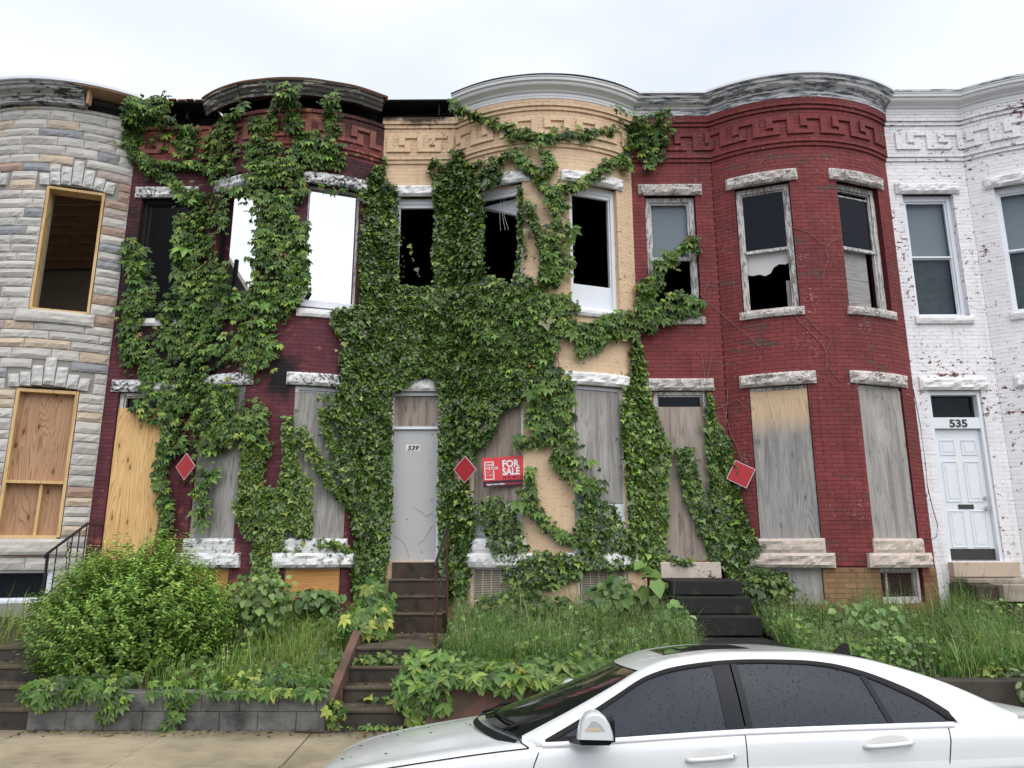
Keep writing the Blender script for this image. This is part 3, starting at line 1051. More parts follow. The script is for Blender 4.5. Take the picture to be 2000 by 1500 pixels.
# ================================================================== stone-faced house at the left
def stone_house():
    pl, ops = PL[0], dict(OPS[0])
    root = empty('rowhouse', ((pl.x0 + pl.x1) / 2, 0, 1.1), 'bow-fronted rowhouse faced in grey and tan imitation stone blocks, at left edge', 'rowhouse', 'rowhouses in the terrace')
    M_ROOM = m_plain('pale stripped room', (0.50, 0.44, 0.37), 0.9, 0.1, 0.2, 3)
    wall = make_wall(pl, ops, m_plain('cement joint', (0.30, 0.285, 0.26), 0.95, 0.1), root)
    tones = {'grey': (0.52, 0.505, 0.47), 'pale': (0.60, 0.58, 0.53), 'blue': (0.29, 0.305, 0.33), 'tan': (0.58, 0.475, 0.355), 'brown': (0.41, 0.285, 0.215), 'mauve': (0.45, 0.37, 0.335)}

    def fm(n, c):
        t = NT(n)
        p = t.pos()
        a = t.noise(t.mapv(p, (2, 2, 14)), 1.0, 4, 0.6)
        cc = t.mix(t.step(a, 0.3, 0.7), scl(c, 0.78), scl(c, 1.12))
        cc = t.mix(t.math('MULTIPLY', t.noise(p, 2.0, 3), 0.35), cc, (0.40, 0.37, 0.33))
        cc = t.mix(t.math('MULTIPLY', t.rnd(), 0.3), cc, scl(c, 0.85))
        return t.done(cc, 0.85, 0.2, t.bump(t.noise(p, 45, 4), 0.4, 0.006))
    FM = {k: fm('formstone ' + k, c) for k, c in tones.items()}
    M_VOUS = fm('formstone white', (0.64, 0.64, 0.62))
    rr = random.Random(5)
    blk = list(ops.values())
    # keystone arches of seven wedge blocks over each window
    for k in ('U1', 'U2', 'L1', 'L2'):
        a, b, z0, z1 = ops[k]
        c = (a + b) / 2
        hs = [0.21, 0.25, 0.36, 0.50, 0.36, 0.25, 0.21]
        w = (b - a + 0.22) / 7
        for q in range(7):
            sa = c - 3.5 * w + q * w
            o = 1 if 1 < q < 5 else 0
            mb = stone(pl, sa + .005, sa + w - .005, z1 - 0.02 + 0.05 * (1 - abs(q - 3) / 3), z1 + hs[q] - .03, 0.05, 0.03, seed=q + a, ds=0.045, dz=0.05)
            # fan the wedges a little
            m0 = sa + w / 2 - c
            zc = z1
            x_, y_ = pl.P(c)
            fr = pl.frame(c)
            v2 = []
            for (x, y, z) in mb.v:
                sh = m0 * 0.28 * (z - zc)
                v2.append((x + fr[2] * sh, y + fr[3] * sh, z))
            mb.v = v2
            mb.build('wedge_block', M_VOUS, wall)
            blk.append((sa - 0.02 - abs(m0) * .1, sa + w + 0.02 + abs(m0) * .1, z1 - .03, z1 + hs[q] - .02))
        if k[0] == 'U':
            r = (a - .16, b + .07, z0 - .20, z0 - .005)
        else:
            r = (a - .30, b + .10, z0 - .24, z0 - .005)
        stone(pl, *r, 0.075, 0.014, back=-.2, seed=a).build('window_sill', FM['pale'], root)
        blk.append((r[0], r[1], r[2] + .075, r[3] - .05))
    # courses of unequal height, blocks of unequal length
    z = 1.15
    k = 0
    heights = []
    while z < 9.40:
        h = rr.choice((0.14, 0.155, 0.17, 0.18, 0.19))
        if z + h > 9.34:
            h = 9.40 - z
        heights.append((z, z + h))
        z += h
    for (za, zb) in heights:
        zm = (za + zb) / 2
        for (ra, rb) in ((0.0, pl.flat), (pl.flat + .001, pl.len - 0.001)):
            cuts = sorted((a, b) for (a, b, c, d) in blk if c < zm + .04 and d > zm - .04 and b > ra and a < rb)
            segs, cur = [], ra
            for a, b in cuts:
                if a > cur + .05:
                    segs.append((cur, a))
                cur = max(cur, b)
            if rb > cur + .05:
                segs.append((cur, rb))
            for a, b in segs:
                t = a
                while t < b - 0.02:
                    ln = rr.uniform(0.32, 0.74)
                    e = t + ln
                    if b - e < 0.16:
                        e = b
                    if e - t > .92:
                        e = t + (b - t) / 2
                    x, y = pl.P((t + e) / 2)
                    tone = rr.choices(['grey', 'pale', 'blue', 'tan', 'brown', 'mauve'], [7, 8, 2.0, 3, 2.2, 2.0 if zm > 6.5 and t > 3.7 else .4])[0]
                    if t > 3.9 and zm > 7.5 and rr.random() < .45:
                        tone = rr.choice(['mauve', 'brown'])
                    mb = MB()
                    ns = max(4, int((e - t) / .06))
                    P = []
                    ridge = rr.uniform(.35, .62)
                    amp = rr.uniform(.006, .018)
                    for j, fz in enumerate((0, .12, ridge, .88, 1)):
                        row = []
                        for i in range(ns + 1):
                            fs = i / ns
                            s_ = t + .004 + (e - t - .008) * fs
                            ed = min(fs, 1 - fs) * (e - t)
                            oo = (0.012, .022, .024 + amp, .020, .012)[j]
                            if ed < .02:
                                oo = min(oo, .014)
                            elif 0 < j < 4:
                                oo += .014 * nz(s_ * 14, zm * 17 + j, pl.i + j) + .006 * nz(s_ * 40, zm * 30, j)
                            zz = za + .005 + (zb - za - .01) * (fz + (0.12 * nz(s_ * 7, zm * 9, 3.3) if j == 2 else 0))
                            row.append((*pl.P(s_, oo), zz))
                        P.append(row)
                    mb.grid(P)
                    b0 = [(*pl.P(t + .004 + (e - t - .008) * i / ns, -.01), za + .005) for i in range(ns + 1)]
                    b1 = [(*pl.P(t + .004 + (e - t - .008) * i / ns, -.01), zb - .005) for i in range(ns + 1)]
                    mb.grid([b0, P[0]])
                    mb.grid([P[-1], b1])
                    mb.grid([[P[j][0] for j in range(5)], [b0[0], b0[0], b0[0], b1[0], b1[0]]])
                    mb.grid([[b0[-1], b0[-1], b0[-1], b1[-1], b1[-1]], [P[j][-1] for j in range(5)]])
                    mb.build('stone_block', FM[tone], wall, fix=False)
                    t = e
    # windows
    for k in ('U1', 'U2'):
        a, b, z0, z1 = ops[k]
        fr = pl.frame((a + b) / 2)
        hw = (b - a) / 2 - .01
        w = board('window', fr, -hw, -hw + .04, -.26, -.015, z0 + .02, z1 - .03, M_LUMBER, root)
        board('jamb', fr, hw - .04, hw, -.26, -.015, z0 + .02, z1 - .03, M_LUMBER, w)
        board('head_jamb', fr, -hw + .04, hw - .04, -.26, -.015, z1 - .075, z1 - .03, M_LUMBER, w)
        board('sill_plate', fr, -hw + .04, hw - .04, -.26, -.015, z0 + .0, z0 + .04, M_LUMBER, w)
    for k in ('L1', 'L2'):
        a, b, z0, z1 = ops[k]
        fr = pl.frame((a + b) / 2)
        hw = (b - a) / 2 - .01
        w = board('window', fr, -hw, -hw + .045, -.26, -.02, z0 + .02, z1 - .04, M_LUMBER, root)
        board('jamb', fr, hw - .045, hw, -.26, -.02, z0 + .02, z1 - .04, M_LUMBER, w)
        board('head_jamb', fr, -hw + .045, hw - .045, -.26, -.02, z1 - .09, z1 - .04, M_LUMBER, w)
        zm = z0 + 0.83
        board('middle_rail', fr, -hw + .045, hw - .045, -.20, -.005, zm, zm + .045, M_LUMBER, w)
        board('sill_plate', fr, -hw + .045, hw - .045, -.20, -.02, z0 + .0, z0 + .05, M_LUMBER, w)
        board('plywood_board', fr, -hw + .045, hw - .045, -.16, -.145, zm + .045, z1 - .09, M_PLY_TAN, w)
        board('stud', fr, .06, .10, -.145, -.06, z0 + .05, zm, M_LUMBER, w)
        board('plywood_board', fr, -hw + .045, hw - .045, -.17, -.155, z0 + .05, zm, M_PLY_TAN, w)
    for k in ('B1', 'B2'):
        w, fr, hw, n1, a, b = window_frame(pl, ops[k], M_VINYL, root, w=.05, setb=.02)
        pane(fr, hw, n1 - .05, a, b, M_GLASS, w)
        pane(fr, hw, n1 - .30, a, b, M_CURTAIN_D, w, 'blind')
        sash(fr, hw, n1 - .06, n1 - .03, a, b, .03, M_VINYL, w)
    w, fr, hw, n1, a, b = window_frame(pl, ops['U0'], M_LUMBER_PLAIN, root)
    w, fr, hw, n1 = ply_window(pl, ops['D'], M_PLY_NEW, root, M_FRAME_W, name='door')
    # cornice: weathered metal with the right third torn off, white flashing above
    cornice(pl, M_CORN_STONE, root, CORN[:-1] + [(-.05, 9.71)], 'bow', -1.0, 0.505)
    fl = [(-0.2, 9.70), (.34, 9.685), (.36, 9.69), (.36, 9.74), (.0, 9.77)]
    cornice(pl, M_FLASH, root, fl, 'both', -1, 1.0, 'flashing')
    so = [(-.16, 9.66), (.335, 9.665), (.335, 9.684), (-.16, 9.684)]
    cornice(pl, M_JOIST, root, so, 'bow', .44, 1.0, 'soffit_board')
    for f in (.555, .985):
        ph = phi_of(.2) * f
        m = MB()
        x, y = pl.cx + (RAD + .22) * sin(ph), CYC - (RAD + .22) * cos(ph)
        m.box(x - .02, x + .02, y - .03, y + .06, 9.40, 9.67)
        m.build('soffit_post', M_JOIST, root)
    bk = [(-.10, 9.40), (-.09, 9.40), (-.09, 9.68), (-.10, 9.68)]
    cornice(pl, M_CHAR, root, bk, 'bow', .3, 1.02, 'backing_board')
    rooms(pl, root, M_ROOM)
    m = MB(); m.box(pl.x0 - .11, pl.x0 + .11, .02, 9.8, .3, 9.3); m.build('party_wall', M_ROOM, root)
    for q in range(11):
        m = MB()
        y = .35 + q * .31
        zc = 8.93 - y * .19
        m.box(pl.x0 + .15, pl.x1 - .13, y, y + .05, zc - .20, zc)
        m.build('joist', M_JOIST, root)


M_LUMBER_PLAIN = M_FRAME_W


# ================================================================== burnt maroon house
def purple_house():
    pl, ops = PL[1], dict(OPS[1])
    root = empty('rowhouse', ((pl.x0 + pl.x1) / 2, 0, 1.1), 'burnt-out maroon brick rowhouse with missing roof and sky showing through its upper windows', 'rowhouse', 'rowhouses in the terrace')
    wall = make_wall(pl, ops, M_PURPLE, root, 9.30)
    blk = stones_for(pl, ops, root, M_LINTEL_P, M_LINTEL_W, M_SILL_P)
    lay_bricks(pl, wall, M_PURPLE, blk, z0=0.704, z1=8.5, skip=no_veg)
    lay_bricks(pl, wall, M_PURPLE_TOP, [], z0=1.752 + COURSE * 103, z1=9.30, skip=no_veg, seedk=9, maxparts=0)
    key_frieze(pl, M_KEY_P, root, 0.10)
    # upper openings: burnt casings, no glass
    w, *_ = window_frame(pl, ops['U0'], M_CHAR, root, w=.07)
    for k in ('U1', 'U2'):
        a, b, z0, z1 = ops[k]
        w, fr, hw, n1, za, zb = window_frame(pl, (a, b, z0, z1), M_CHAR if k == 'U1' else M_FRAME_PEEL, root, w=.045, inner=False)
        m = MB()
        lbox(m, fr, -hw - .05, hw + .05, n1 - .04, n1 + .10, z0 + .05, z0 + .16)
        lbox(m, fr, -hw - .05, -hw + .01, n1 + .002, n1 + .03, z0 + .16, z0 + .55)
        m.build('stool', M_FRAME_W, w)
    # door bay: new plywood with a dark gap above
    w, fr, hw, n1 = ply_window(pl, ops['D'], M_PLY_NEW, root, M_FRAME_PEEL, 'door', z1=4.24, z0=1.60, n=.02, inset=-.005)
    pane(fr, hw, n1 - .09, 4.25, 4.45, M_GLASS, w, 'transom_pane')
    for k in ('L1', 'L2'):
        ply_window(pl, ops[k], M_PLY_GREY, root, M_FRAME_W, z1=4.40, z0=2.16)
    for k in ('B1', 'B2'):
        ply_window(pl, ops[k], M_PLY_NEWH, root, M_FRAME_W, z0=1.14, z1=1.70)
    # roof edge: torn metal fascia over the bow, bare rusted boards over the door bay
    dk = [(-.14, 9.28), (-.13, 9.28), (-.13, 9.72), (-.14, 9.72)]
    cornice(pl, M_CHAR, root, dk, 'both', -1, 1, 'backing_board')
    fa = [(.20, 9.43), (.225, 9.425), (.235, 9.47), (.26, 9.49), (.285, 9.54), (.31, 9.56), (.31, 9.62), (.335, 9.625), (.335, 9.655), (.0, 9.67), (.0, 9.64), (.28, 9.62)]
    cornice(pl, M_CORN_OLD, root, fa, 'bow', -.99, -.50, jit=.05, dz=-.015)
    cornice(pl, M_CORN_OLD, root, fa, 'bow', -.495, .95, jit=.05, dz=.01)
    dkz = [(-.3, 9.60), (.345, 9.655), (.35, 9.685), (-.3, 9.70)]
    cornice(pl, M_RUST, root, dkz, 'bow', -1, 1, 'roof_edge', jit=.03)
    cornice(pl, M_CHAR, root, [(-.3, 9.56), (.28, 9.615), (.29, 9.64), (-.3, 9.655)], 'flat', name='roof_edge')
    r = random.Random(3)
    for q in range(9):
        m = MB()
        s0 = .05 + q * .15
        m.box(pl.x0 + s0, pl.x0 + s0 + .13, -.30 - r.uniform(0, .04), .3, 9.642 + r.uniform(0, .01), 9.660 + r.uniform(0, .015))
        m.build('roof_board', M_RUST, root)
    for q in range(6):
        m = MB()
        x = pl.x0 + .12 + q * .75
        m.box(x, x + .05, -.1 if q < 2 else -.3, 1.4, 9.42, 9.58)
        m.build('rafter_stub', M_CHAR, root)
    m = MB(); m.box(pl.x0 + .1, pl.x1 - .1, .30, 1.3, 9.58, 9.62); m.build('roof_deck', M_CHAR, root)
    rooms(pl, root, M_CHARW, roof=False, floor2=True)
    for ob in list(root.children):
        if ob.name.startswith('partition'):
            bpy.data.objects.remove(ob)
    # inner face of the party wall to the left, and leaning burnt timbers
    m = MB()
    m.hexa([(pl.x0 + .115, .3, 5.1), (pl.x0 + .15, .3, 5.1), (pl.x0 + .15, 9.5, 5.1), (pl.x0 + .115, 9.5, 5.1),
            (pl.x0 + .115, .3, 9.4), (pl.x0 + .15, .3, 9.4), (pl.x0 + .15, 9.5, 7.0), (pl.x0 + .115, 9.5, 7.0)])
    m.build('charred_lining', M_CHARW, root)
    for (x, y, zt, dx) in ((-5.9, 2.5, 8.2, .5), (-6.2, 3.3, 8.4, -.2), (-5.5, 3.0, 7.5, .9), (-6.45, 1.6, 8.7, .1)):
        m = MB()
        m.tube([(x, y, 5.1), (x + dx, y + .6, zt)], .05, 4)
        m.build('burnt_stud', M_CHARW, root)


# ================================================================== buff house, number 539
def buff_house():
    pl, ops = PL[2], dict(OPS[2])
    ops['D'] = (.30, 1.12, 1.80, 4.50)
    root = empty('rowhouse', ((pl.x0 + pl.x1) / 2, 0, 1.1), 'buff painted brick rowhouse numbered 539 half hidden under ivy, glassless upper windows', 'rowhouse', 'rowhouses in the terrace')
    wall = make_wall(pl, ops, M_BEIGE, root, rec=.003)
    blk = stones_for(pl, ops, root, M_LINTEL_W, M_LINTEL_W, M_LINTEL_W)
    lay_bricks(pl, wall, M_BEIGE, blk, z0=0.704, skip=no_veg)
    key_frieze(pl, M_BEIGE, root, 0.08)
    for k in ('U0', 'U1', 'U2'):
        w, fr, hw, n1, za, zb = window_frame(pl, ops[k], M_FRAME_W, root, w=.075, head=.10)
        m = MB()
        lbox(m, fr, -hw, hw, n1 - .07, n1 - .02, zb - .06, zb)
        m.build('sash_rail', M_FRAME_W, w)
        if k == 'U2':
            board('white_board', fr, -hw, hw, n1 - .06, n1 - .045, za, za + .42, M_PANELW, w)
        if k == 'U1':
            m = MB()     # loose ceiling board hanging across the head of the opening
            A, B = L(fr, -hw, -.30, zb - .10), L(fr, hw + .1, -.30, zb - .02)
            C, D = L(fr, hw + .1, -.36, zb - .42), L(fr, -hw, -.36, zb - .13)
            m.quad(A, B, C, D)
            m.quad(*(tuple(np.array(p) + np.array((0, .02, 0))) for p in (D, C, B, A)))
            m.build('hanging_board', M_PANELW, w)
            m = MB()
            for q, t in enumerate((-.02, .03, .06)):
                m.tube([L(fr, t, -.25, zb - .05), L(fr, t - .02, -.24, zb - .35), L(fr, t + .03 * q, -.24, zb - .62)], .003, 4)
            m.build('loose_wire', M_NUMPLATE, w)
    # steel door with boarded transom
    a, b, z0, z1 = ops['D']
    fr = pl.frame((a + b) / 2)
    hw = (b - a) / 2 - .004
    m = MB()
    lbox(m, fr, -hw, -hw + .04, -.20, -.05, z0, z1)
    lbox(m, fr, hw - .04, hw, -.20, -.05, z0, z1)
    lbox(m, fr, -hw + .04, hw - .04, -.20, -.05, 3.885, 3.93)
    lbox(m, fr, -hw + .04, hw - .04, -.20, -.05, z1 - .06, z1)
    m.build('door_frame', M_FRAME_W, root, bevel=.003)
    m = MB()
    lbox(m, fr, -hw + .045, hw - .045, -.14, -.095, z0 + .01, 3.875)
    d = m.build('door', M_STEEL, root, bevel=.004)
    mp = face_matrix(fr, -.04, -.0935, 3.54)
    m = MB(); lbox(m, fr, -.155, .065, -.0945, -.0925, 3.535, 3.64); m.build('number_card', M_NUMPLATE, d)
    text_obj('house_number', '539', .105, M_NUMBER, face_matrix(fr, -.045, -.0905, 3.55), d, shear=.25, weight=.0035, xscale=1.12)
    m = MB()
    for (t, z) in ((.26, 3.80), (-.1, 2.45), (.14, 1.95), (.24, 3.35)):
        m.tube([L(fr, t, -.094, z), L(fr, t, -.088, z)], .009, 8)
    m.build('door_bolt', M_BRONZE, d)
    m = MB()
    m.tube([L(fr, hw - .10, -.085, 3.80), L(fr, hw - .06, -.082, 3.72), L(fr, hw - .055, -.083, 3.55)], .004, 5)
    m.build('cable', M_NUMPLATE, d)
    m = MB()
    lbox(m, fr, hw - .22, hw - .03, -.06, -.045, 1.80, 1.83)
    m.build('door_strip', M_FRAME_W, d)
    for pts in ([(.30, 2.55), (.20, 2.50), (.08, 2.60), (-.02, 2.64)], [(-.30, 2.20), (-.16, 2.12), (-.08, 1.98), (-.05, 1.84)], [(.30, 2.35), (.18, 2.15), (.10, 2.08)]):
        m = MB()
        m.tube([L(fr, t, -.088, z) for t, z in pts], .0035, 4, taper=.002)
        m.build('dry_tendril', M_JOIST, d)
    m = MB(); m.tube([L(fr, .27, -.094, 2.78), L(fr, .27, -.080, 2.78)], .022, 12); m.build('deadbolt', M_NICKEL, d)
    board('transom_board', fr, -hw + .042, hw - .042, -.12, -.105, 3.935, 4.43, M_PLY_BROWN, root)
    for k in ('L1', 'L2'):
        w, fr, hw, n1 = ply_window(pl, ops[k], M_PLY_BROWN if k == 'L1' else M_PLY_GREY, root, M_FRAME_W, z0=2.68, z1=4.42, inset=.035)
        board('white_board', fr, -hw - .03, hw + .03, n1 + .004, n1 + .02, 2.16, 2.672, M_PANELW, w)
    for k in ('B1', 'B2'):
        a, b, z0, z1 = ops[k]
        w, fr, hw, n1, za, zb = window_frame(pl, ops[k], M_FRAME_W, root, w=.03, setb=.03, inner=False)
        g = MB()
        for q in range(6):
            t = -hw + .02 + q * (2 * hw - .04) / 5
            lbox(g, fr, t - .008, t + .008, n1 + .01, n1 + .022, za, zb)
        for q in range(17):
            z = za + .02 + q * (zb - za - .04) / 16
            lbox(g, fr, -hw, hw, n1 + .0, n1 + .008, z - .006, z + .006)
        g.build('grate', M_GRATE, w)
        pane(fr, hw, n1 - .06, za, zb, M_RUSTWIRE, w, 'backing')
    # water table band between the sills
    band = MB()
    P = [[(*pl.P(pl.flat + .02 + (pl.len - pl.flat - .03) * i / 24, o), z) for i in range(25)] for (o, z) in ((-.01, 1.735), (.03, 1.735), (.03, 1.90), (-.01, 1.915))]
    band.grid(P)
    band.build('water_table', M_BEIGE, root)
    # cornice: sound white metal over the bow, burnt void over the door bay
    cornice(pl, M_CORN_W, root, part='bow', f0=-1, f1=1.0)
    cornice(pl, M_ROOF, root, [(-.2, 9.72), (.33, 9.713), (.345, 9.72), (.34, 9.735), (-.2, 9.75)], 'bow', name='roof_edge', jit=.015)
    cornice(pl, M_CHAR, root, [(-.10, 9.38), (-.09, 9.38), (-.09, 9.70), (-.10, 9.70)], 'flat', name='backing_board', u0=-.3)
    cornice(pl, M_CHAR, root, [(-.12, 9.60), (.26, 9.64), (.27, 9.665), (-.12, 9.68)], 'flat', name='roof_edge', u0=-.14)
    m = MB(); m.box(pl.x0 + .98, pl.x0 + 1.0, -.2, .05, 9.4, 9.62); m.build('bracket', M_CHAR, root)
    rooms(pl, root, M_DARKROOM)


# ================================================================== red house
def red_house():
    pl, ops = PL[3], dict(OPS[3])
    root = empty('rowhouse', ((pl.x0 + pl.x1) / 2, 0, 1.1), 'deep red painted brick rowhouse with grey boarded ground floor and broken upper sashes', 'rowhouse', 'rowhouses in the terrace')
    wall = make_wall(pl, ops, m_plain('dark red joint', (0.075, 0.016, 0.018), 0.9, .1), root, rec=.007)
    blk = stones_for(pl, ops, root, M_LINTEL_R, M_LINTEL_R, M_SILL_R)
    lay_bricks(pl, wall, M_RED, blk, skip=no_veg)
    lay_bricks(pl, wall, M_BUFFBRICK, list(ops.values()) + [(0, pl.flat, 0, 2)], z0=0.70, z1=1.73, course=.0735, corbel=False, skip=no_veg, seedk=4, maxparts=150, proud=.012)
    key_frieze(pl, M_RED, root, 0.02)
    for k in ('U0', 'U1', 'U2'):
        w, fr, hw, n1, za, zb = window_frame(pl, ops[k], M_FRAME_PEEL, root, w=.085, head=.085)
        zm = za + (zb - za) * .49
        m = MB()
        lbox(m, fr, -hw, hw, n1 - .065, n1 - .02, zm - .018, zm + .018)
        m.build('meeting_rail', M_FRAME_PEEL, w)
        if k == 'U0':
            sash(fr, hw, n1 - .07, n1 - .04, zm + .02, zb, .035, M_FRAME_PEEL, w)
            pane(fr, hw - .03, n1 - .05, zm + .03, zb - .03, M_GLASSC, w)
            pane(fr, hw - .02, n1 - .12, zm + .02, zb - .02, M_CURTAIN, w, 'curtain')
        if k == 'U1':
            sash(fr, hw, n1 - .065, n1 - .04, zm + .02, zb, .022, M_FRAME_PEEL, w)
            pane(fr, hw - .02, n1 - .05, zm + .03, zb - .02, M_GLASS, w)
            m = MB()     # torn paper blind behind the lower sash
            pts = [(-hw, -.34), (-hw * .75, -.37), (-hw * .4, -.36), (-hw * .15, -.40), (hw * .1, -.36), (hw * .25, -.27), (hw * .5, -.22), (hw * .8, -.24), (hw, -.20)]
            for (p, q) in zip(pts, pts[1:]):
                m.quad(L(fr, p[0], n1 - .12, zm + p[1]), L(fr, q[0], n1 - .12, zm + q[1]), L(fr, q[0], n1 - .12, zm), L(fr, p[0], n1 - .12, zm))
            m.build('torn_blind', M_PAPER, w)
            board('loose_board', fr, hw - .09, hw - .02, n1 - .18, n1 - .15, za, za + .5, M_PLY_GREY, w)
        if k == 'U2':
            sash(fr, hw, n1 - .075, n1 - .045, zm + .02, zb - .09, .03, M_FRAME_PEEL, w)
            pane(fr, hw - .02, n1 - .06, zm + .03, zb - .10, M_GLASS, w)
            board('plywood_board', fr, -hw, hw - .12, n1 - .14, n1 - .12, za, za + .52, M_PLY_GREYH, w)
            board('plywood_board', fr, -hw, hw - .12, n1 - .14, n1 - .12, za + .525, zm + .06, M_PLY_GREYH, w)
    w, fr, hw, n1 = ply_window(pl, ops['D'], M_PLY_BROWN, root, M_FRAME_PEEL, 'door', z0=1.80, z1=4.24)
    pane(fr, hw, n1 - .06, 4.25, 4.43, M_GLASS, w, 'transom_pane')
    m = MB(); m.box(pl.x0 + .20, pl.x0 + 1.12, -.10, .1, 1.56, 1.80); m.build('door_sill', M_SILL_R, root, bevel=.01)
    ply_window(pl, ops['L1'], M_PLY_GREYW, root, M_FRAME_PEEL, z0=2.15, z1=4.43)
    ply_window(pl, ops['L2'], M_PLY_GREY, root, M_FRAME_PEEL, z0=2.15, z1=4.44)
    ply_window(pl, ops['B1'], M_PLY_GREY, root, M_FRAME_W, z0=1.16, z1=1.70)
    w, fr, hw, n1, za, zb = window_frame(pl, ops['B2'], M_FRAME_PEEL, root, w=.05, setb=.06, sillw=.10)
    pane(fr, hw, n1 - .08, za, zb, M_GLASS, w)
    m = MB()
    lbox(m, fr, -.22, -.19, n1 - .06, n1 - .03, za, zb)
    m.build('muntin', M_FRAME_PEEL, w)
    m = MB()     # chain-link mesh over the basement window
    for q in range(-8, 22):
        t0 = -hw + q * .05
        for sg in (1, -1):
            A, B = (t0, za), (t0 + (zb - za) * .9, zb)
            if sg < 0:
                A, B = (t0 + (zb - za) * .9, za), (t0, zb)
            ta, tb = max(-hw, min(hw, A[0])), max(-hw, min(hw, B[0]))
            if abs(ta - tb) < .02:
                continue
            sl = (B[1] - A[1]) / (B[0] - A[0])
            m.tube([L(fr, ta, n1 + .005, A[1] + (ta - A[0]) * sl), L(fr, tb, n1 + .005, A[1] + (tb - A[0]) * sl)], .0022, 3, cap=False)
    m.build('wire_mesh', M_RUSTWIRE, w)
    cornice(pl, M_CORN_PEEL, root)
    cornice(pl, M_FLASH, root, [(-.2, 9.715), (.335, 9.70), (.36, 9.70), (.36, 9.74), (-.2, 9.76)], 'both', name='flashing')
    rooms(pl, root, M_DARKROOM)


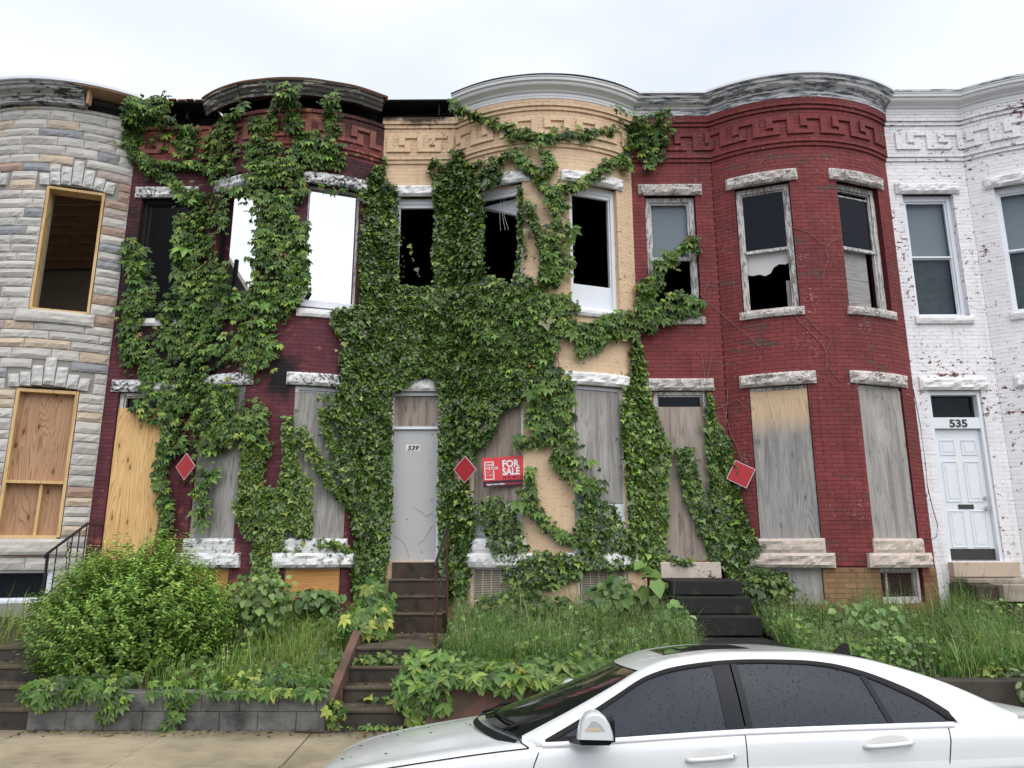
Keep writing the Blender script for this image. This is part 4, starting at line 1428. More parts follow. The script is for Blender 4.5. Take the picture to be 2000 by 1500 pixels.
# ================================================================== white house, number 535
def white_house():
    pl, ops = PL[4], dict(OPS[4])
    root = empty('rowhouse', ((pl.x0 + pl.x1) / 2, 0, 1.1), 'white painted brick rowhouse numbered 535 with flaking paint, at right edge', 'rowhouse', 'rowhouses in the terrace')
    wall = make_wall(pl, ops, M_WHITE, root)
    blk = stones_for(pl, ops, root, M_LINTEL_WH, M_LINTEL_WH, M_LINTEL_WH)
    lay_bricks(pl, wall, M_WHITE, blk, z0=0.704, skip=no_veg)
    key_frieze(pl, M_WHITE, root, 0.18)
    for k in ('U0', 'U1', 'U2', 'L1', 'L2'):
        w, fr, hw, n1, za, zb = window_frame(pl, ops[k], M_VINYL, root, w=.07, head=.09)
        zm = (za + zb) / 2
        sash(fr, hw, n1 - .06, n1 - .03, zm, zb, .03, M_VINYL, w)
        sash(fr, hw, n1 - .085, n1 - .06, za, zm + .02, .035, M_VINYL, w)
        pane(fr, hw - .025, n1 - .045, zm + .03, zb - .03, M_GLASSC, w)
        pane(fr, hw - .03, n1 - .075, za + .03, zm, M_GLASSC, w)
        pane(fr, hw - .01, n1 - .14, zm, zb, M_CURTAIN, w, 'curtain')
        pane(fr, hw - .01, n1 - .16, za, zm, M_CURTAIN_D, w, 'curtain')
    a, b, z0, z1 = ops['D']
    fr = pl.frame((a + b) / 2)
    hw = (b - a) / 2 - .004
    m = MB()
    lbox(m, fr, -hw, -hw + .055, -.20, -.03, z0, z1)
    lbox(m, fr, hw - .055, hw, -.20, -.03, z0, z1)
    lbox(m, fr, -hw + .055, hw - .055, -.20, -.035, 3.88, 4.06)
    lbox(m, fr, -hw + .055, hw - .055, -.20, -.035, z1 - .07, z1)
    m.build('door_frame', M_DOORW, root, bevel=.003)
    m = MB()
    h2 = hw - .058
    lbox(m, fr, -h2, h2, -.14, -.10, z0 + .02, 3.875)
    d = m.build('door', M_DOORW, root, bevel=.003)
    for (t0, t1, za, zb) in ((-.29, -.05, 3.46, 3.70), (.05, .29, 3.46, 3.70), (-.29, -.05, 2.72, 3.36), (.05, .29, 2.72, 3.36), (-.29, -.05, 2.02, 2.58), (.05, .29, 2.02, 2.58)):
        m = MB()
        n0 = -.0995
        # raised field inside a sunk bead
        for (k, nn) in ((0, .012), (.03, .004)):
            lbox(m, fr, t0 + k, t1 - k, n0 - .01, n0 + nn, za + k, za + k + .012)
            lbox(m, fr, t0 + k, t1 - k, n0 - .01, n0 + nn, zb - k - .012, zb - k)
            lbox(m, fr, t0 + k, t0 + k + .012, n0 - .01, n0 + nn - .001, za + k + .012, zb - k - .012)
            lbox(m, fr, t1 - k - .012, t1 - k, n0 - .01, n0 + nn - .001, za + k + .012, zb - k - .012)
        lbox(m, fr, t0 + .05, t1 - .05, n0 - .01, n0 + .007, za + .05, zb - .05)
        m.build('panel', M_DOORW, d, bevel=.003)
    m = MB(); lbox(m, fr, -h2 + .01, h2 - .01, -.0995, -.094, z0 + .03, z0 + .20); m.build('kick_plate', M_BRONZE, d, bevel=.002)
    m = MB(); lbox(m, fr, -.12, .12, -.0995, -.088, 2.61, 2.68); s_ = m.build('mail_slot', M_BRONZE, d, bevel=.004)
    m = MB()
    for z, r in ((2.62, .034), (2.78, .026)):
        m.tube([L(fr, h2 - .06, -.10, z), L(fr, h2 - .06, -.07, z)], r * .5, 10)
        m.tube([L(fr, h2 - .06, -.07, z), L(fr, h2 - .06, -.055, z), L(fr, h2 - .06, -.035, z)], r, 12)
    m.build('door_handle', M_NICKEL, d, smooth=False)
    m = MB(); lbox(m, fr, -.10, .04, -.0995, -.098, 3.22, 3.42); m.build('notice', M_NUMPLATE, d)
    text_obj('house_number', '535', .17, M_BRONZE, face_matrix(fr, .02, -.033, 3.905), d, weight=.006, depth=.004, xscale=1.15)
    m = MB(); lbox(m, fr, -hw + .055, hw - .055, -.16, -.15, 4.06, z1 - .07); m.build('transom_pane', M_GLASS, root)
    m = MB(); lbox(m, fr, -hw + .03, hw - .03, -.6, -.58, 4.0, z1); m.build('transom_blind', M_CURTAIN_D, root)
    m = MB(); m.box(pl.x0 + .20, pl.x0 + 1.20, -.14, .1, 1.58, 1.80); m.build('door_sill', M_SILLSTEP, root, bevel=.01)
    for k in ('B1', 'B2'):
        w, fr, hw, n1, za, zb = window_frame(pl, ops[k], M_VINYL, root, w=.05)
        pane(fr, hw, n1 - .05, za, zb, M_GLASS, w)
    cornice(pl, M_CORN_W, root)
    cornice(pl, M_CORN_PEEL, root, [(-.2, 9.718), (.325, 9.712), (.34, 9.72), (.34, 9.755), (-.2, 9.77)], 'both', name='flashing')
    rooms(pl, root, M_ROOM)
stone_house()
purple_house()
buff_house()
red_house()
white_house()
# ------------------------------------------------------------------ street, pavement, yards, steps
def m_concrete(name, col, dark, wet=0.4, moss=None, sc=1.2):
    t = NT(name)
    p = t.pos()
    a = t.noise(p, sc, 6, 0.65)
    c = t.mix(t.step(a, 0.35, 0.68), col, dark)
    c = t.mix(t.math('MULTIPLY', t.step(t.noise(p, 38, 4, 0.7), 0.5, 0.72), 0.35), c, scl(dark, 0.6))
    c = t.mix(t.math('MULTIPLY', t.rnd(), 0.18), c, scl(col, 1.15))
    if moss:
        c = t.mix(t.math('MULTIPLY', t.step(t.noise(p, 4.2, 5, 0.7), 0.54, 0.68), 0.7), c, moss)
    r = t.math('SUBTRACT', 0.85, t.math('MULTIPLY', t.step(a, 0.4, 0.65), wet))
    return t.done(c, r, 0.35, t.bump(t.noise(p, 50, 5, 0.7), 0.35, 0.008))


M_ASPHALT = m_concrete('wet asphalt', (0.052, 0.052, 0.054), (0.034, 0.034, 0.036), 0.35, sc=0.8)
M_PAVE = m_concrete('damp pavement concrete', (0.37, 0.31, 0.205), (0.20, 0.165, 0.105), 0.4, sc=0.9)
def m_pave():
    t = NT('pavement concrete with grime')
    p = t.pos()
    a = t.noise(p, 0.9, 6, 0.65)
    c = t.mix(t.step(a, 0.35, 0.68), (0.36, 0.305, 0.205), (0.205, 0.17, 0.11))
    c = t.mix(t.math('MULTIPLY', t.step(t.noise(t.mapv(p, (1, 5, 1)), 3.0, 5, 0.7), 0.5, 0.7), 0.45), c, (0.15, 0.125, 0.08))
    c = t.mix(t.math('MULTIPLY', t.step(t.noise(p, 38, 4, 0.7), 0.5, 0.72), 0.35), c, (0.12, 0.10, 0.065))
    yy = t.math('ADD', t.xyz(p)[1], t.math('MULTIPLY', t.math('SUBTRACT', t.noise(p, 2.2, 5, 0.7), 0.5), 0.75))
    c = t.mix(t.math('MULTIPLY', t.step(yy, -3.95, -3.45), 0.72), c, (0.085, 0.07, 0.042))
    c = t.mix(t.math('MULTIPLY', t.rnd(), 0.15), c, (0.42, 0.36, 0.25))
    r = t.math('SUBTRACT', 0.85, t.math('MULTIPLY', t.step(a, 0.4, 0.65), 0.4))
    return t.done(c, r, 0.35, t.bump(t.noise(p, 50, 5, 0.7), 0.35, 0.008))


M_PAVE = m_pave()
M_KERB = m_concrete('kerb concrete', (0.33, 0.31, 0.27), (0.20, 0.18, 0.15), 0.2)
M_BLOCK = m_concrete('sooty concrete block', (0.185, 0.18, 0.168), (0.032, 0.032, 0.032), 0.3, sc=2.3)
M_STEP = m_concrete('blackened step concrete', (0.075, 0.062, 0.048), (0.022, 0.021, 0.019), 0.45, moss=(0.055, 0.058, 0.028), sc=3.0)
M_STEPB = m_concrete('brown step concrete', (0.070, 0.046, 0.034), (0.018, 0.015, 0.012), 0.45, moss=(0.06, 0.06, 0.028), sc=5.0)
M_STEPK = m_concrete('black painted steps', (0.022, 0.021, 0.020), (0.008, 0.008, 0.008), 0.25, moss=(0.045, 0.048, 0.022), sc=5.0)
M_STEPT = m_concrete('tan stone steps', (0.42, 0.36, 0.28), (0.17, 0.14, 0.105), 0.2, moss=(0.12, 0.11, 0.07), sc=2.0)
M_PARGE = m_concrete('red brown parged wall', (0.155, 0.085, 0.065), (0.055, 0.045, 0.032), 0.3, moss=(0.07, 0.065, 0.03), sc=2.2)
M_SOIL = m_concrete('yard soil', (0.055, 0.042, 0.028), (0.030, 0.026, 0.017), 0.1, moss=(0.035, 0.05, 0.018), sc=3.0)
M_TREAD = m_concrete('worn damp step nosing', (0.115, 0.092, 0.062), (0.040, 0.034, 0.026), 0.45, moss=(0.075, 0.075, 0.035), sc=3.0)
M_IRON = m_plain('black iron', (0.012, 0.012, 0.013), 0.45, 0.5, 0.2, 8)
M_RAILBROWN = m_speckle('rusty brown rail paint', (0.085, 0.034, 0.028), (0.30, 0.22, 0.20), 0.80, 18, 0.5)
M_RAILDARK = m_plain('dark green rail pipe', (0.018, 0.022, 0.022), 0.4, 0.5, 0.2, 8)

g = MB()
N_ = 40
g.quad((-600, -600, 0), (600, -600, 0), (600, 600, 0), (-600, 600, 0))
tag(g.build('street', M_ASPHALT), kind='structure')

g = MB()
g.box(-13.0, 13.0, -5.06, -3.0, 0.0, 0.118)
pave = tag(g.build('pavement', M_SOIL), kind='structure')
rr_ = random.Random(4)
xs = [-12.6 + 1.49 * k + rr_.uniform(-.03, .03) for k in range(18)]
xs = [x + (-3.57 - min(xs, key=lambda q: abs(q + 3.57))) for x in xs]
for k in range(len(xs) - 1):
    for (y0, y1) in ((-4.700, -3.455), (-5.055, -4.712)):
        m = MB()
        dz = rr_.uniform(-.004, .004)
        tw = [rr_.uniform(-.004, .004) for _ in range(4)]
        j = .006
        sk = 0.075
        m.hexa([(xs[k] + j, y0, .0), (xs[k + 1] - j, y0, .0), (xs[k + 1] - j - (sk if y1 > -4 else 0), y1, .0), (xs[k] + j - (sk if y1 > -4 else 0), y1, .0),
                (xs[k] + j, y0, .13 + dz + tw[0]), (xs[k + 1] - j, y0, .13 + dz + tw[1]), (xs[k + 1] - j - (sk if y1 > -4 else 0), y1, .13 + dz + tw[2]), (xs[k] + j - (sk if y1 > -4 else 0), y1, .13 + dz + tw[3])])
        m.build('paving_slab', M_PAVE, pave, bevel=.006)
g = MB()
g.box(-13, 13, -5.22, -5.062, -0.05, 0.125)
tag(g.build('kerb', M_KERB, bevel=.02), kind='structure')


def yard(name, x0, x1, zf, zb, yf=-3.30, bank=0.0):
    """planted front yard rising from its front wall to the houses"""
    m = MB()
    nx, ny = max(4, int((x1 - x0) / .15)), 24
    P = []
    for j in range(ny + 1):
        row = []
        v = j / ny
        for i in range(nx + 1):
            x = x0 + (x1 - x0) * i / nx
            y = yf + (0.30 - yf) * v
            z = zf + (zb - zf) * min(1, v * 1.1) + .05 * nz(x * 1.6, y * 1.6, 3) + .02 * nz(x * 6, y * 6, 1)
            row.append((x, y, z))
        P.append(row)
    m.grid(P)
    return tag(m.build(name, M_SOIL, smooth=True), kind='structure')


def yard_z(x, y):
    zf, zb = (0.47, 1.10) if x < -2.0 else (0.62, 1.08)
    v = min(1, max(0, (y + 3.30) / 3.6 * 1.1))
    return zf + (zb - zf) * v


yard('front_yard', -5.20, -2.05, 0.47, 1.10)
yard('front_yard', -0.98, 2.25, 0.62, 1.08)
yard('front_yard', 3.25, 6.70, 0.62, 1.08)
yard('front_yard', -11.0, -6.38, 0.47, 1.10)
yard('front_yard', 7.75, 11.5, 0.62, 1.08)
for (a, b) in ((-11.2, -6.36), (7.7, 11.5)):
    m = MB(); m.box(a, b, -3.46, -3.28, .0, .52 if a < 0 else .66)
    tag(m.build('retaining_wall', M_PARGE, bevel=.015), 'low parged retaining wall %s' % ('beyond the dark steps at far left' if a < 0 else 'below the yard at far right'), 'wall', 'low retaining walls')

# concrete block wall, left yard
bw = empty('block_wall', (-3.6, -3.4, .13), 'two-course sooty grey concrete block retaining wall under the bushy left yard', 'wall', 'low retaining walls')
for c in range(2):
    z0 = .125 + c * .19
    x = -5.18 - (.2 if c else 0.0)
    while x < -2.04:
        a, b = max(-5.18, x), min(-2.035, x + .405)
        if b - a > .05:
            m = MB()
            w_ = rr_.uniform(-.006, .006)
            m.box(a + .003, b - .003, -3.455 + w_, -3.25, z0 + .003, z0 + .188)
            m.build('block', M_BLOCK, bw, bevel=.006)
        x += .405
m = MB(); m.box(-5.178, -2.037, -3.440, -3.26, .10, .492); m.build('mortar_core', M_BLOCK, bw)

m = MB()
P = []
for j, (y, z) in enumerate(((-3.47, 0), (-3.46, .55), (-3.42, .62), (-3.28, .64), (-3.24, 0))):
    P.append([(-.98 + (3.0 - -.98) * i / 30, y + .01 * nz(i * .5, j, 0), z + (.012 * nz(i * .3, j * 2, 1) if z else 0)) for i in range(31)])
m.grid(P)
for i in (0, 30):
    b = len(m.v)
    m.v += [P[j][i] for j in range(5)]
    m.f.append(tuple(range(b, b + 5)))
tag(m.build('retaining_wall', M_PARGE), 'mossy red-brown parged retaining wall behind the white car bonnet', 'wall', 'low retaining walls')
m = MB(); m.box(3.02, 7.3, -3.46, -3.28, .0, .64)
tag(m.build('retaining_wall', M_STEP, bevel=.015), 'dark retaining wall under the tall grass behind the car boot', 'wall', 'low retaining walls')


def steps(x0, x1, label, mlow, mup, xu0=None, xu1=None, low=True, up=4, z_land=.84, cheek=False, group='front steps'):
    """street flight, landing, and stoop flight up to a door"""
    root = empty('steps', ((x0 + x1) / 2, -3.3, .13), label, 'steps', group)
    r = random.Random(int(x0 * 100))
    if low:
        ys = [-3.27, -2.97, -2.69, -2.40]
        zs = [.31, .49, .665, z_land]
        for k in range(4):
            m = MB()
            yb = ys[k + 1] + .05 if k < 3 else -.80
            m.box(x0, x1, ys[k], yb, (.05 if k == 0 else zs[k - 1] - .03), zs[k] - .045)
            m.build('riser', mlow, root, bevel=.006)
            m = MB()
            m.box(x0 - .0, x1 + .0, ys[k] - .018, yb, zs[k] - .044, zs[k] + r.uniform(-.004, .004))
            m.build('tread', M_TREAD, root, bevel=.012)
    xu0 = x0 if xu0 is None else xu0
    xu1 = x1 if xu1 is None else xu1
    n = 3
    ys = [-.86, -.58, -.30]
    zs = [1.11, 1.33, 1.555]
    for k in range(n):
        m = MB()
        m.box(xu0, xu1, ys[k], -.01, (z_land - .1 if k == 0 else zs[k - 1] - .02), zs[k] - .036)
        m.build('riser', mup, root, bevel=.005)
        m = MB()
        m.box(xu0 - .01, xu1 + .01, ys[k] - .02, -.012, zs[k] - .035, zs[k] + r.uniform(-.003, .003))
        m.build('tread', M_TREAD, root, bevel=.010)
    m = MB()
    m.box(xu0 + .0, xu1 - .0, -.04, .1, 1.50, 1.795)
    m.build('door_step', mup, root, bevel=.006)
    if cheek:
        m = MB()
        a, b = x0 - .11, x0 - .003
        m.hexa([(a, -3.42, .1), (b, -3.42, .1), (b, -2.1, .1), (a, -2.1, .1), (a, -3.42, .42), (b, -3.42, .42), (b, -2.1, 1.02), (a, -2.1, 1.02)])
        m.build('cheek_slab', M_PARGE, root, bevel=.015)
    return root


steps(-1.97, -1.0, 'mossy dark concrete steps climbing to the grey steel door', M_STEP, M_STEPB, xu1=-1.10, cheek=True)
steps(-6.35, -5.22, 'dark concrete steps at the left edge beside the privet bush', M_STEP, M_STEPB)

# black painted stoop of the red house
rt = empty('steps', (2.7, -1.5, .9), 'black painted stoop with three deep steps in front of the red house door', 'steps', 'front steps')
for (xa, xb, yf, zt, zb_) in ((2.13, 3.13, -.95, 1.555, 1.36), (2.13, 3.15, -1.26, 1.345, 1.13), (2.13, 3.17, -1.58, 1.12, .88), (2.13, 3.2, -3.3, .86, .5)):
    m = MB(); m.box(xa, xb, yf, -.02, zb_, zt); m.build('step', M_STEPK, rt, bevel=.012)
# tan stone steps of the white house
rt = empty('steps', (7.2, -1.2, .9), 'chipped tan stone steps below the white panelled door', 'steps', 'front steps')
for (xa, xb, yf, zt, zb_) in ((6.55, 7.9, -.50, 1.57, 1.50), (6.86, 7.9, -.80, 1.50, 1.26), (7.05, 7.95, -1.10, 1.235, 1.02), (7.1, 7.95, -1.4, 1.0, .8)):
    m = MB(); m.box(xa, xb, yf, -.02, zb_, zt); m.build('step', M_STEPT, rt, bevel=.015)
m = MB(); m.box(6.52, 6.84, -.72, -.02, .8, 1.495); m.build('side_stone', M_STEPB, rt, bevel=.03)

# hand rail beside the steps of 539
hr = empty('handrail', (-1.04, -2.3, .6), 'leaning rust-brown handrail post with dark pipe beside the middle steps', 'handrail')
m = MB(); m.tube([(-1.03, -2.30, .50), (-1.035, -2.30, 1.15), (-1.05, -2.30, 1.80)], .018, 8); m.build('post', M_RAILBROWN, hr)
m = MB(); m.tube([(-1.04, -.75, 1.05), (-1.05, -.75, 1.6), (-1.06, -.75, 2.30)], .018, 8); m.build('post', M_RAILBROWN, hr)
m = MB(); m.tube([(-1.05, -2.36, 1.77), (-1.05, -2.2, 1.83), (-1.062, -.70, 2.33), (-1.07, -.25, 2.42)], .021, 8); m.build('rail', M_RAILDARK, hr)
m = MB(); m.tube([(-1.045, -2.30, 1.35), (-1.055, -.75, 1.85)], .014, 6); m.build('lower_rail', M_RAILDARK, hr)

# black iron railing by the maroon house's stoop
ir = empty('iron_railing', (-6.45, -.7, 1.2), 'black wrought iron stair railing with a heart scroll beside the plywood doorway', 'railing')
A, B = Vector((-6.56, -.10, 2.36)), Vector((-6.52, -1.35, 1.93))
m = MB(); m.tube([(-6.56, .02, 2.37), A, (-6.55, -.42, 2.37), B, B + Vector((0, -.05, -.03)), B + Vector((0, -.05, -.07))], .019, 8); m.build('rail', M_IRON, ir)
for k in range(7):
    f = (k + .4) / 6.6
    p = Vector((-6.55, -.42, 2.37)) + (B - Vector((-6.55, -.42, 2.37))) * max(0, (f - .2) / .8) if f > .2 else Vector((-6.555, -.10 - f * 1.6, 2.37))
    if k == 4:
        continue
    m = MB(); m.tube([(p.x, p.y, p.z - .62), tuple(p)], .009, 6); m.build('baluster', M_IRON, ir)
m = MB(); m.tube([B + Vector((0, .02, -1.0)), tuple(B)], .016, 8); m.build('newel', M_IRON, ir)
m = MB(); m.tube([(-6.555, -.10, 1.75), (-6.55, -.42, 1.75), B + Vector((0, 0, -.60))], .012, 6); m.build('bottom_rail', M_IRON, ir)
m = MB()
c = Vector((-6.535, -.86, 1.98))
for sg in (-1, 1):
    pts = []
    for k in range(15):
        t_ = k / 14
        a = pi * 1.6 * t_
        pts.append(c + Vector((0, sg * .062 * (sin(a) * (1 - t_ * .5)), .10 - .22 * (1 - t_) + .05 * cos(a) * t_)))
    m.tube([c + Vector((0, 0, -.26))] + pts, .008, 5)
m.build('scroll', M_IRON, ir)

# a raw timber post at the right edge of the view
tp = board('timber_post', (8.05, -.62, 1, 0, 0, -1), -.04, .05, -.05, .05, 1.5, 2.68, M_LUMBER, None)
tag(tp, 'raw timber newel post beside the white house door, cut by the right edge', 'post')

# cable hanging down the party line between red and white houses
cpx = [(1783, 762), (1796, 830), (1806, 905), (1810, 950), (1822, 1000), (1830, 1026), (1828, 1048), (1818, 1054), (1800, 1053)]
m = MB(); m.tube([(lambda q: (q[0], q[1] - .02, q[2]))(on_wall(a, b, .03)) for a, b in cpx], .006, 5)
tag(m.build('cable', M_NUMBER), 'thin black cable hanging down the joint between the red and white houses', 'cable')

# stick on the pavement
m = MB(); m.tube([(-2.33, -3.53, .145), (-2.1, -3.55, .142), (-1.95, -3.53, .147), (-1.72, -3.55, .146)], .012, 5, taper=.007)
tag(m.build('stick', M_STEPB), 'dark wet stick lying on the pavement below the block wall', 'stick')

# ------------------------------------------------------------------ signs
M_REDSIGN = m_plain('red reflective sign', (0.40, 0.008, 0.016), 0.30, 0.5, 0.10, 5, 0.05)
M_SALE = m_plain('coral red sign board', (0.66, 0.050, 0.062), 0.45, 0.4, 0.05, 4, 0.03)
M_SIGNW = m_plain('sign white', (0.80, 0.79, 0.78), 0.5, 0.3, 0.03, 4, 0.02)
M_SIGNP = m_plain('sign pink print', (0.70, 0.30, 0.29), 0.5, 0.3, 0.03, 4, 0.02)
M_SIGND = m_plain('sign dark band', (0.055, 0.022, 0.03), 0.5, 0.3, 0.05, 4, 0.02)
M_BACKW = m_plain('white sign edge', (0.72, 0.70, 0.68), 0.5, 0.3, 0.05, 4, 0.02)


def place_matrix(px, py, out, turn=0.0, lean=0.0, roll=0.0):
    x, y, z = on_wall(px, py, out)
    pl = next(p for p in PL if p.x0 <= x < p.x1)
    dx = x - pl.cx
    a = asin(max(-1, min(1, dx / RAD))) if abs(dx) < HALF else 0.0
    fr = (x, y, cos(a), sin(a), sin(a), -cos(a))
    return face_matrix(fr, 0, 0, z) @ Matrix.Rotation(turn, 4, 'Y') @ Matrix.Rotation(lean, 4, 'X') @ Matrix.Rotation(roll, 4, 'Z')


def tbox(M, x0, x1, y0, y1, z0, z1):
    m = MB()
    m.box(x0, x1, y0, y1, z0, z1)
    m.v = [tuple(M @ Vector(p)) for p in m.v]
    return m


for (px, py, out, turn, lean, roll, h, lab) in (
        (362, 911, .16, .15, 0, radians(45), .150, 'red diamond sign on the maroon pier beside the yellow plywood door'),
        (908, 917, .20, .05, .05, radians(42), .150, 'red diamond sign half buried in dark ivy right of the grey door'),
        (1447, 926, .09, .42, -.05, radians(62), .165, 'tilted red square sign poking out of ivy by the grey boarded window')):
    M = place_matrix(px, py, out, turn, lean, roll)
    rs = empty('warning_sign', M.translation, lab, 'sign', 'red square signs')
    tbox(M, -h, h, -h, h, -.004, 0).build('plate', M_BACKW, rs)
    tbox(M, -h + .008, h - .008, -h + .008, h - .008, .0005, .002).build('red_face', M_REDSIGN, rs)

M = place_matrix(983, 921, .05, .26, 0, radians(3.0))
fs = empty('for_sale_sign', M.translation, 'red and black FOR SALE sign hung on the boarded window of the buff house', 'sign')
W_, H_ = .315, .225
tbox(M, -W_, W_, -H_, H_, -.006, 0).build('panel', M_SALE, fs)
tbox(M, -W_, W_, -H_, -H_ + .095, .0004, .0015).build('dark_band', M_SIGND, fs)


def put(body, x, y, size, mat, weight=.0, xs_=1.0, align='LEFT', name='lettering'):
    return text_obj(name, body, size, mat, M @ Matrix.Translation((x, y, .0016)), fs, weight=weight, depth=.0004, xscale=xs_, align=align)


put('FOR', -.015, .065, .150, M_SIGNW, .005, .90)
put('SALE', -.015, -.052, .150, M_SIGNW, .005, .84)
put('(410) 467-15', -.012, -.112, .060, M_SIGND, .0015, .98)
put('ONE', -.262, .092, .056, M_SIGNW, .001, 1.05)
put('HOUSE', -.262, .040, .056, M_SIGNW, .001, 1.05)
put('AT A', -.262, -.012, .056, M_SIGNP, .001, 1.05)
put('TIME', -.262, -.064, .056, M_SIGNP, .001, 1.05)
for (a, b, c, d) in ((-.285, -.14, .150, .163), (-.285, -.272, -.10, .150), (-.285, -.14, -.113, -.10), (-.153, -.14, .085, .150), (-.153, -.14, -.10, .025)):
    tbox(M, a, b, c, d, .0005, .0022).build('logo_bar', M_SIGNW, fs)
put('Apply to be a bidder', -.265, -.195, .036, M_SIGNW, .0012, .95)
put('onehousebaltimore.org', -.0, -.195, .036, M_SALE, .0008, .85)
# ------------------------------------------------------------------ leaves
def fold(pts, f):
    return [(x, y, abs(x) * f) for x, y in pts]


IVY_V = np.array([(0, 0.08, 0), (-.36, .10, .10), (-.56, -.34, .08), (-.27, -.50, .06), (0, -1.0, -.10), (.27, -.50, .06), (.56, -.34, .08), (.36, .10, .10)], float)
IVY_F = np.array([(0, 1, 2), (0, 2, 3), (0, 3, 4), (0, 4, 5), (0, 5, 6), (0, 6, 7)])
LFT_V = np.array([(0, 0, 0), (-.19, -.30, .05), (-.21, -.58, .03), (0, -1, -.14), (.21, -.58, .03), (.19, -.30, .05)], float)
LFT_F = np.array([(0, 1, 2), (0, 2, 3), (0, 3, 4), (0, 4, 5)])
OVAL_V = np.array([(0, 0, 0), (-.22, -.3, .05), (-.20, -.7, .04), (0, -1, -.06), (.20, -.7, .04), (.22, -.3, .05)], float)
BROAD_V = np.array([(0, .06, 0), (-.34, .12, .06), (-.50, -.25, .10), (-.36, -.62, .06), (0, -1.05, -.12), (.36, -.62, .06), (.50, -.25, .10), (.34, .12, .06)], float)


def palmate(n, spread, droop=0.35, lens=None):
    """compound leaf: n leaflets from one point"""
    V, F = [], []
    lens = lens or [1.0 - 0.26 * abs(2 * k / (n - 1) - 1) ** 1.4 for k in range(n)]
    for k in range(n):
        a = spread * (2 * k / (n - 1) - 1)
        v = LFT_V * lens[k]
        v = v * np.array([1.12, 1.0, 1.0])
        v[:, 1] -= 0.04
        c, s = cos(a), sin(a)
        x = v[:, 0] * c - v[:, 1] * s
        y = v[:, 0] * s + v[:, 1] * c
        r2 = x * x + y * y
        z = v[:, 2] - droop * r2 * (0.6 + 0.4 * abs(a) / max(spread, .01))
        V.append(np.stack([x, y, z], 1))
        F.append(LFT_F + 6 * k)
    return np.concatenate(V), np.concatenate(F)


PALM5 = palmate(5, radians(88), 0.45)
PALM3 = palmate(3, radians(62), 0.3, [0.9, 1.05, 0.9])
PALM3 = (PALM3[0] * np.array([1.35, 1, 1]), PALM3[1])
IVY = (IVY_V, IVY_F)
OVAL = (OVAL_V, LFT_F)
BROAD = (BROAD_V, IVY_F)


def frames(nrm, down):
    nrm = nrm / np.linalg.norm(nrm, axis=1, keepdims=True)
    down = down - (down * nrm).sum(1, keepdims=True) * nrm
    down = down / np.maximum(1e-6, np.linalg.norm(down, axis=1, keepdims=True))
    right = np.cross(nrm, down)
    # columns: x -> right, y -> -down, z -> normal
    return np.stack([right, -down, nrm], 2)


def tints(n, palette, weights, jitter=0.18):
    pal = np.array(palette, float)
    w = np.array(weights, float)
    idx = RNG.choice(len(pal), n, p=w / w.sum())
    c = pal[idx] * np.exp(RNG.normal(0, jitter, (n, 1)))
    return np.clip(c * (1 + RNG.normal(0, .05, (n, 3))), 0, .6)


def leaf_mesh(name, tpl, pos, R, size, col, mat):
    V, F = tpl
    n, k = len(pos), len(V)
    size = np.broadcast_to(np.asarray(size, float), (n,))
    W = np.einsum('nij,kj->nki', R, V) * size[:, None, None] + pos[:, None, :]
    verts = W.reshape(-1, 3)
    faces = (F[None] + (np.arange(n) * k)[:, None, None]).reshape(-1, 3)
    me = bpy.data.meshes.new(name)
    me.vertices.add(len(verts))
    me.vertices.foreach_set('co', verts.ravel())
    me.loops.add(len(faces) * 3)
    me.loops.foreach_set('vertex_index', faces.ravel().astype(np.int32))
    me.polygons.add(len(faces))
    me.polygons.foreach_set('loop_start', np.arange(0, len(faces) * 3, 3, dtype=np.int32))
    me.polygons.foreach_set('loop_total', np.full(len(faces), 3, np.int32))
    at_ = me.attributes.new('tint', 'FLOAT_COLOR', 'POINT')
    c4 = np.concatenate([np.repeat(col, k, 0), np.ones((n * k, 1))], 1)
    at_.data.foreach_set('color', c4.ravel())
    me.materials.append(mat)
    me.update()
    me.validate()
    return me


def add_leaves(root, tpl, pos, R, size, col, mat, singles=0, score=None, name='leaves', one='leaf'):
    """the leaves that show best are single parts, the rest one mass"""
    n = len(pos)
    size = np.broadcast_to(np.asarray(size, float), (n,)).copy()
    if singles:
        sc = score if score is not None else size
        order = np.argsort(-sc)
        sel, rest = order[:singles], order[singles:]
        variants = {}
        nv = 8
        lum = col[sel].mean(1)
        rank = np.argsort(np.argsort(lum)) * nv // max(1, len(sel))
        for v in range(nv):
            w = sel[rank == v]
            if len(w):
                variants[v] = leaf_mesh(one, tpl, np.zeros((1, 3)), np.eye(3)[None], 1.0, col[w[:1]], mat)
        for q, i in enumerate(sel):
            o = bpy.data.objects.new(one, variants[rank[q]])
            M = Matrix.Identity(4)
            for r in range(3):
                for c in range(3):
                    M[r][c] = R[i][r][c] * size[i]
                M[r][3] = pos[i][r]
            COL.objects.link(o)
            o.parent = root
            o.matrix_parent_inverse = Matrix.Translation(-Vector(root.location))
            o.matrix_basis = M
    else:
        rest = np.arange(n)
    if len(rest):
        link(name, leaf_mesh(name, tpl, pos[rest], R[rest], size[rest], col[rest], mat), root, kind='stuff')


def wall_y_np(x):
    y = np.zeros_like(x)
    for i in range(5):
        cx = XB[i + 1] - HALF
        m = np.abs(x - cx) < HALF
        y[m] = CYC - np.sqrt(RAD * RAD - (x[m] - cx) ** 2)
    return y


def wall_n_np(x):
    n = np.zeros((len(x), 3))
    n[:, 1] = -1
    for i in range(5):
        cx = XB[i + 1] - HALF
        m = np.abs(x - cx) < HALF
        s = (x[m] - cx) / RAD
        n[m, 0] = s
        n[m, 1] = -np.sqrt(1 - s * s)
    return n


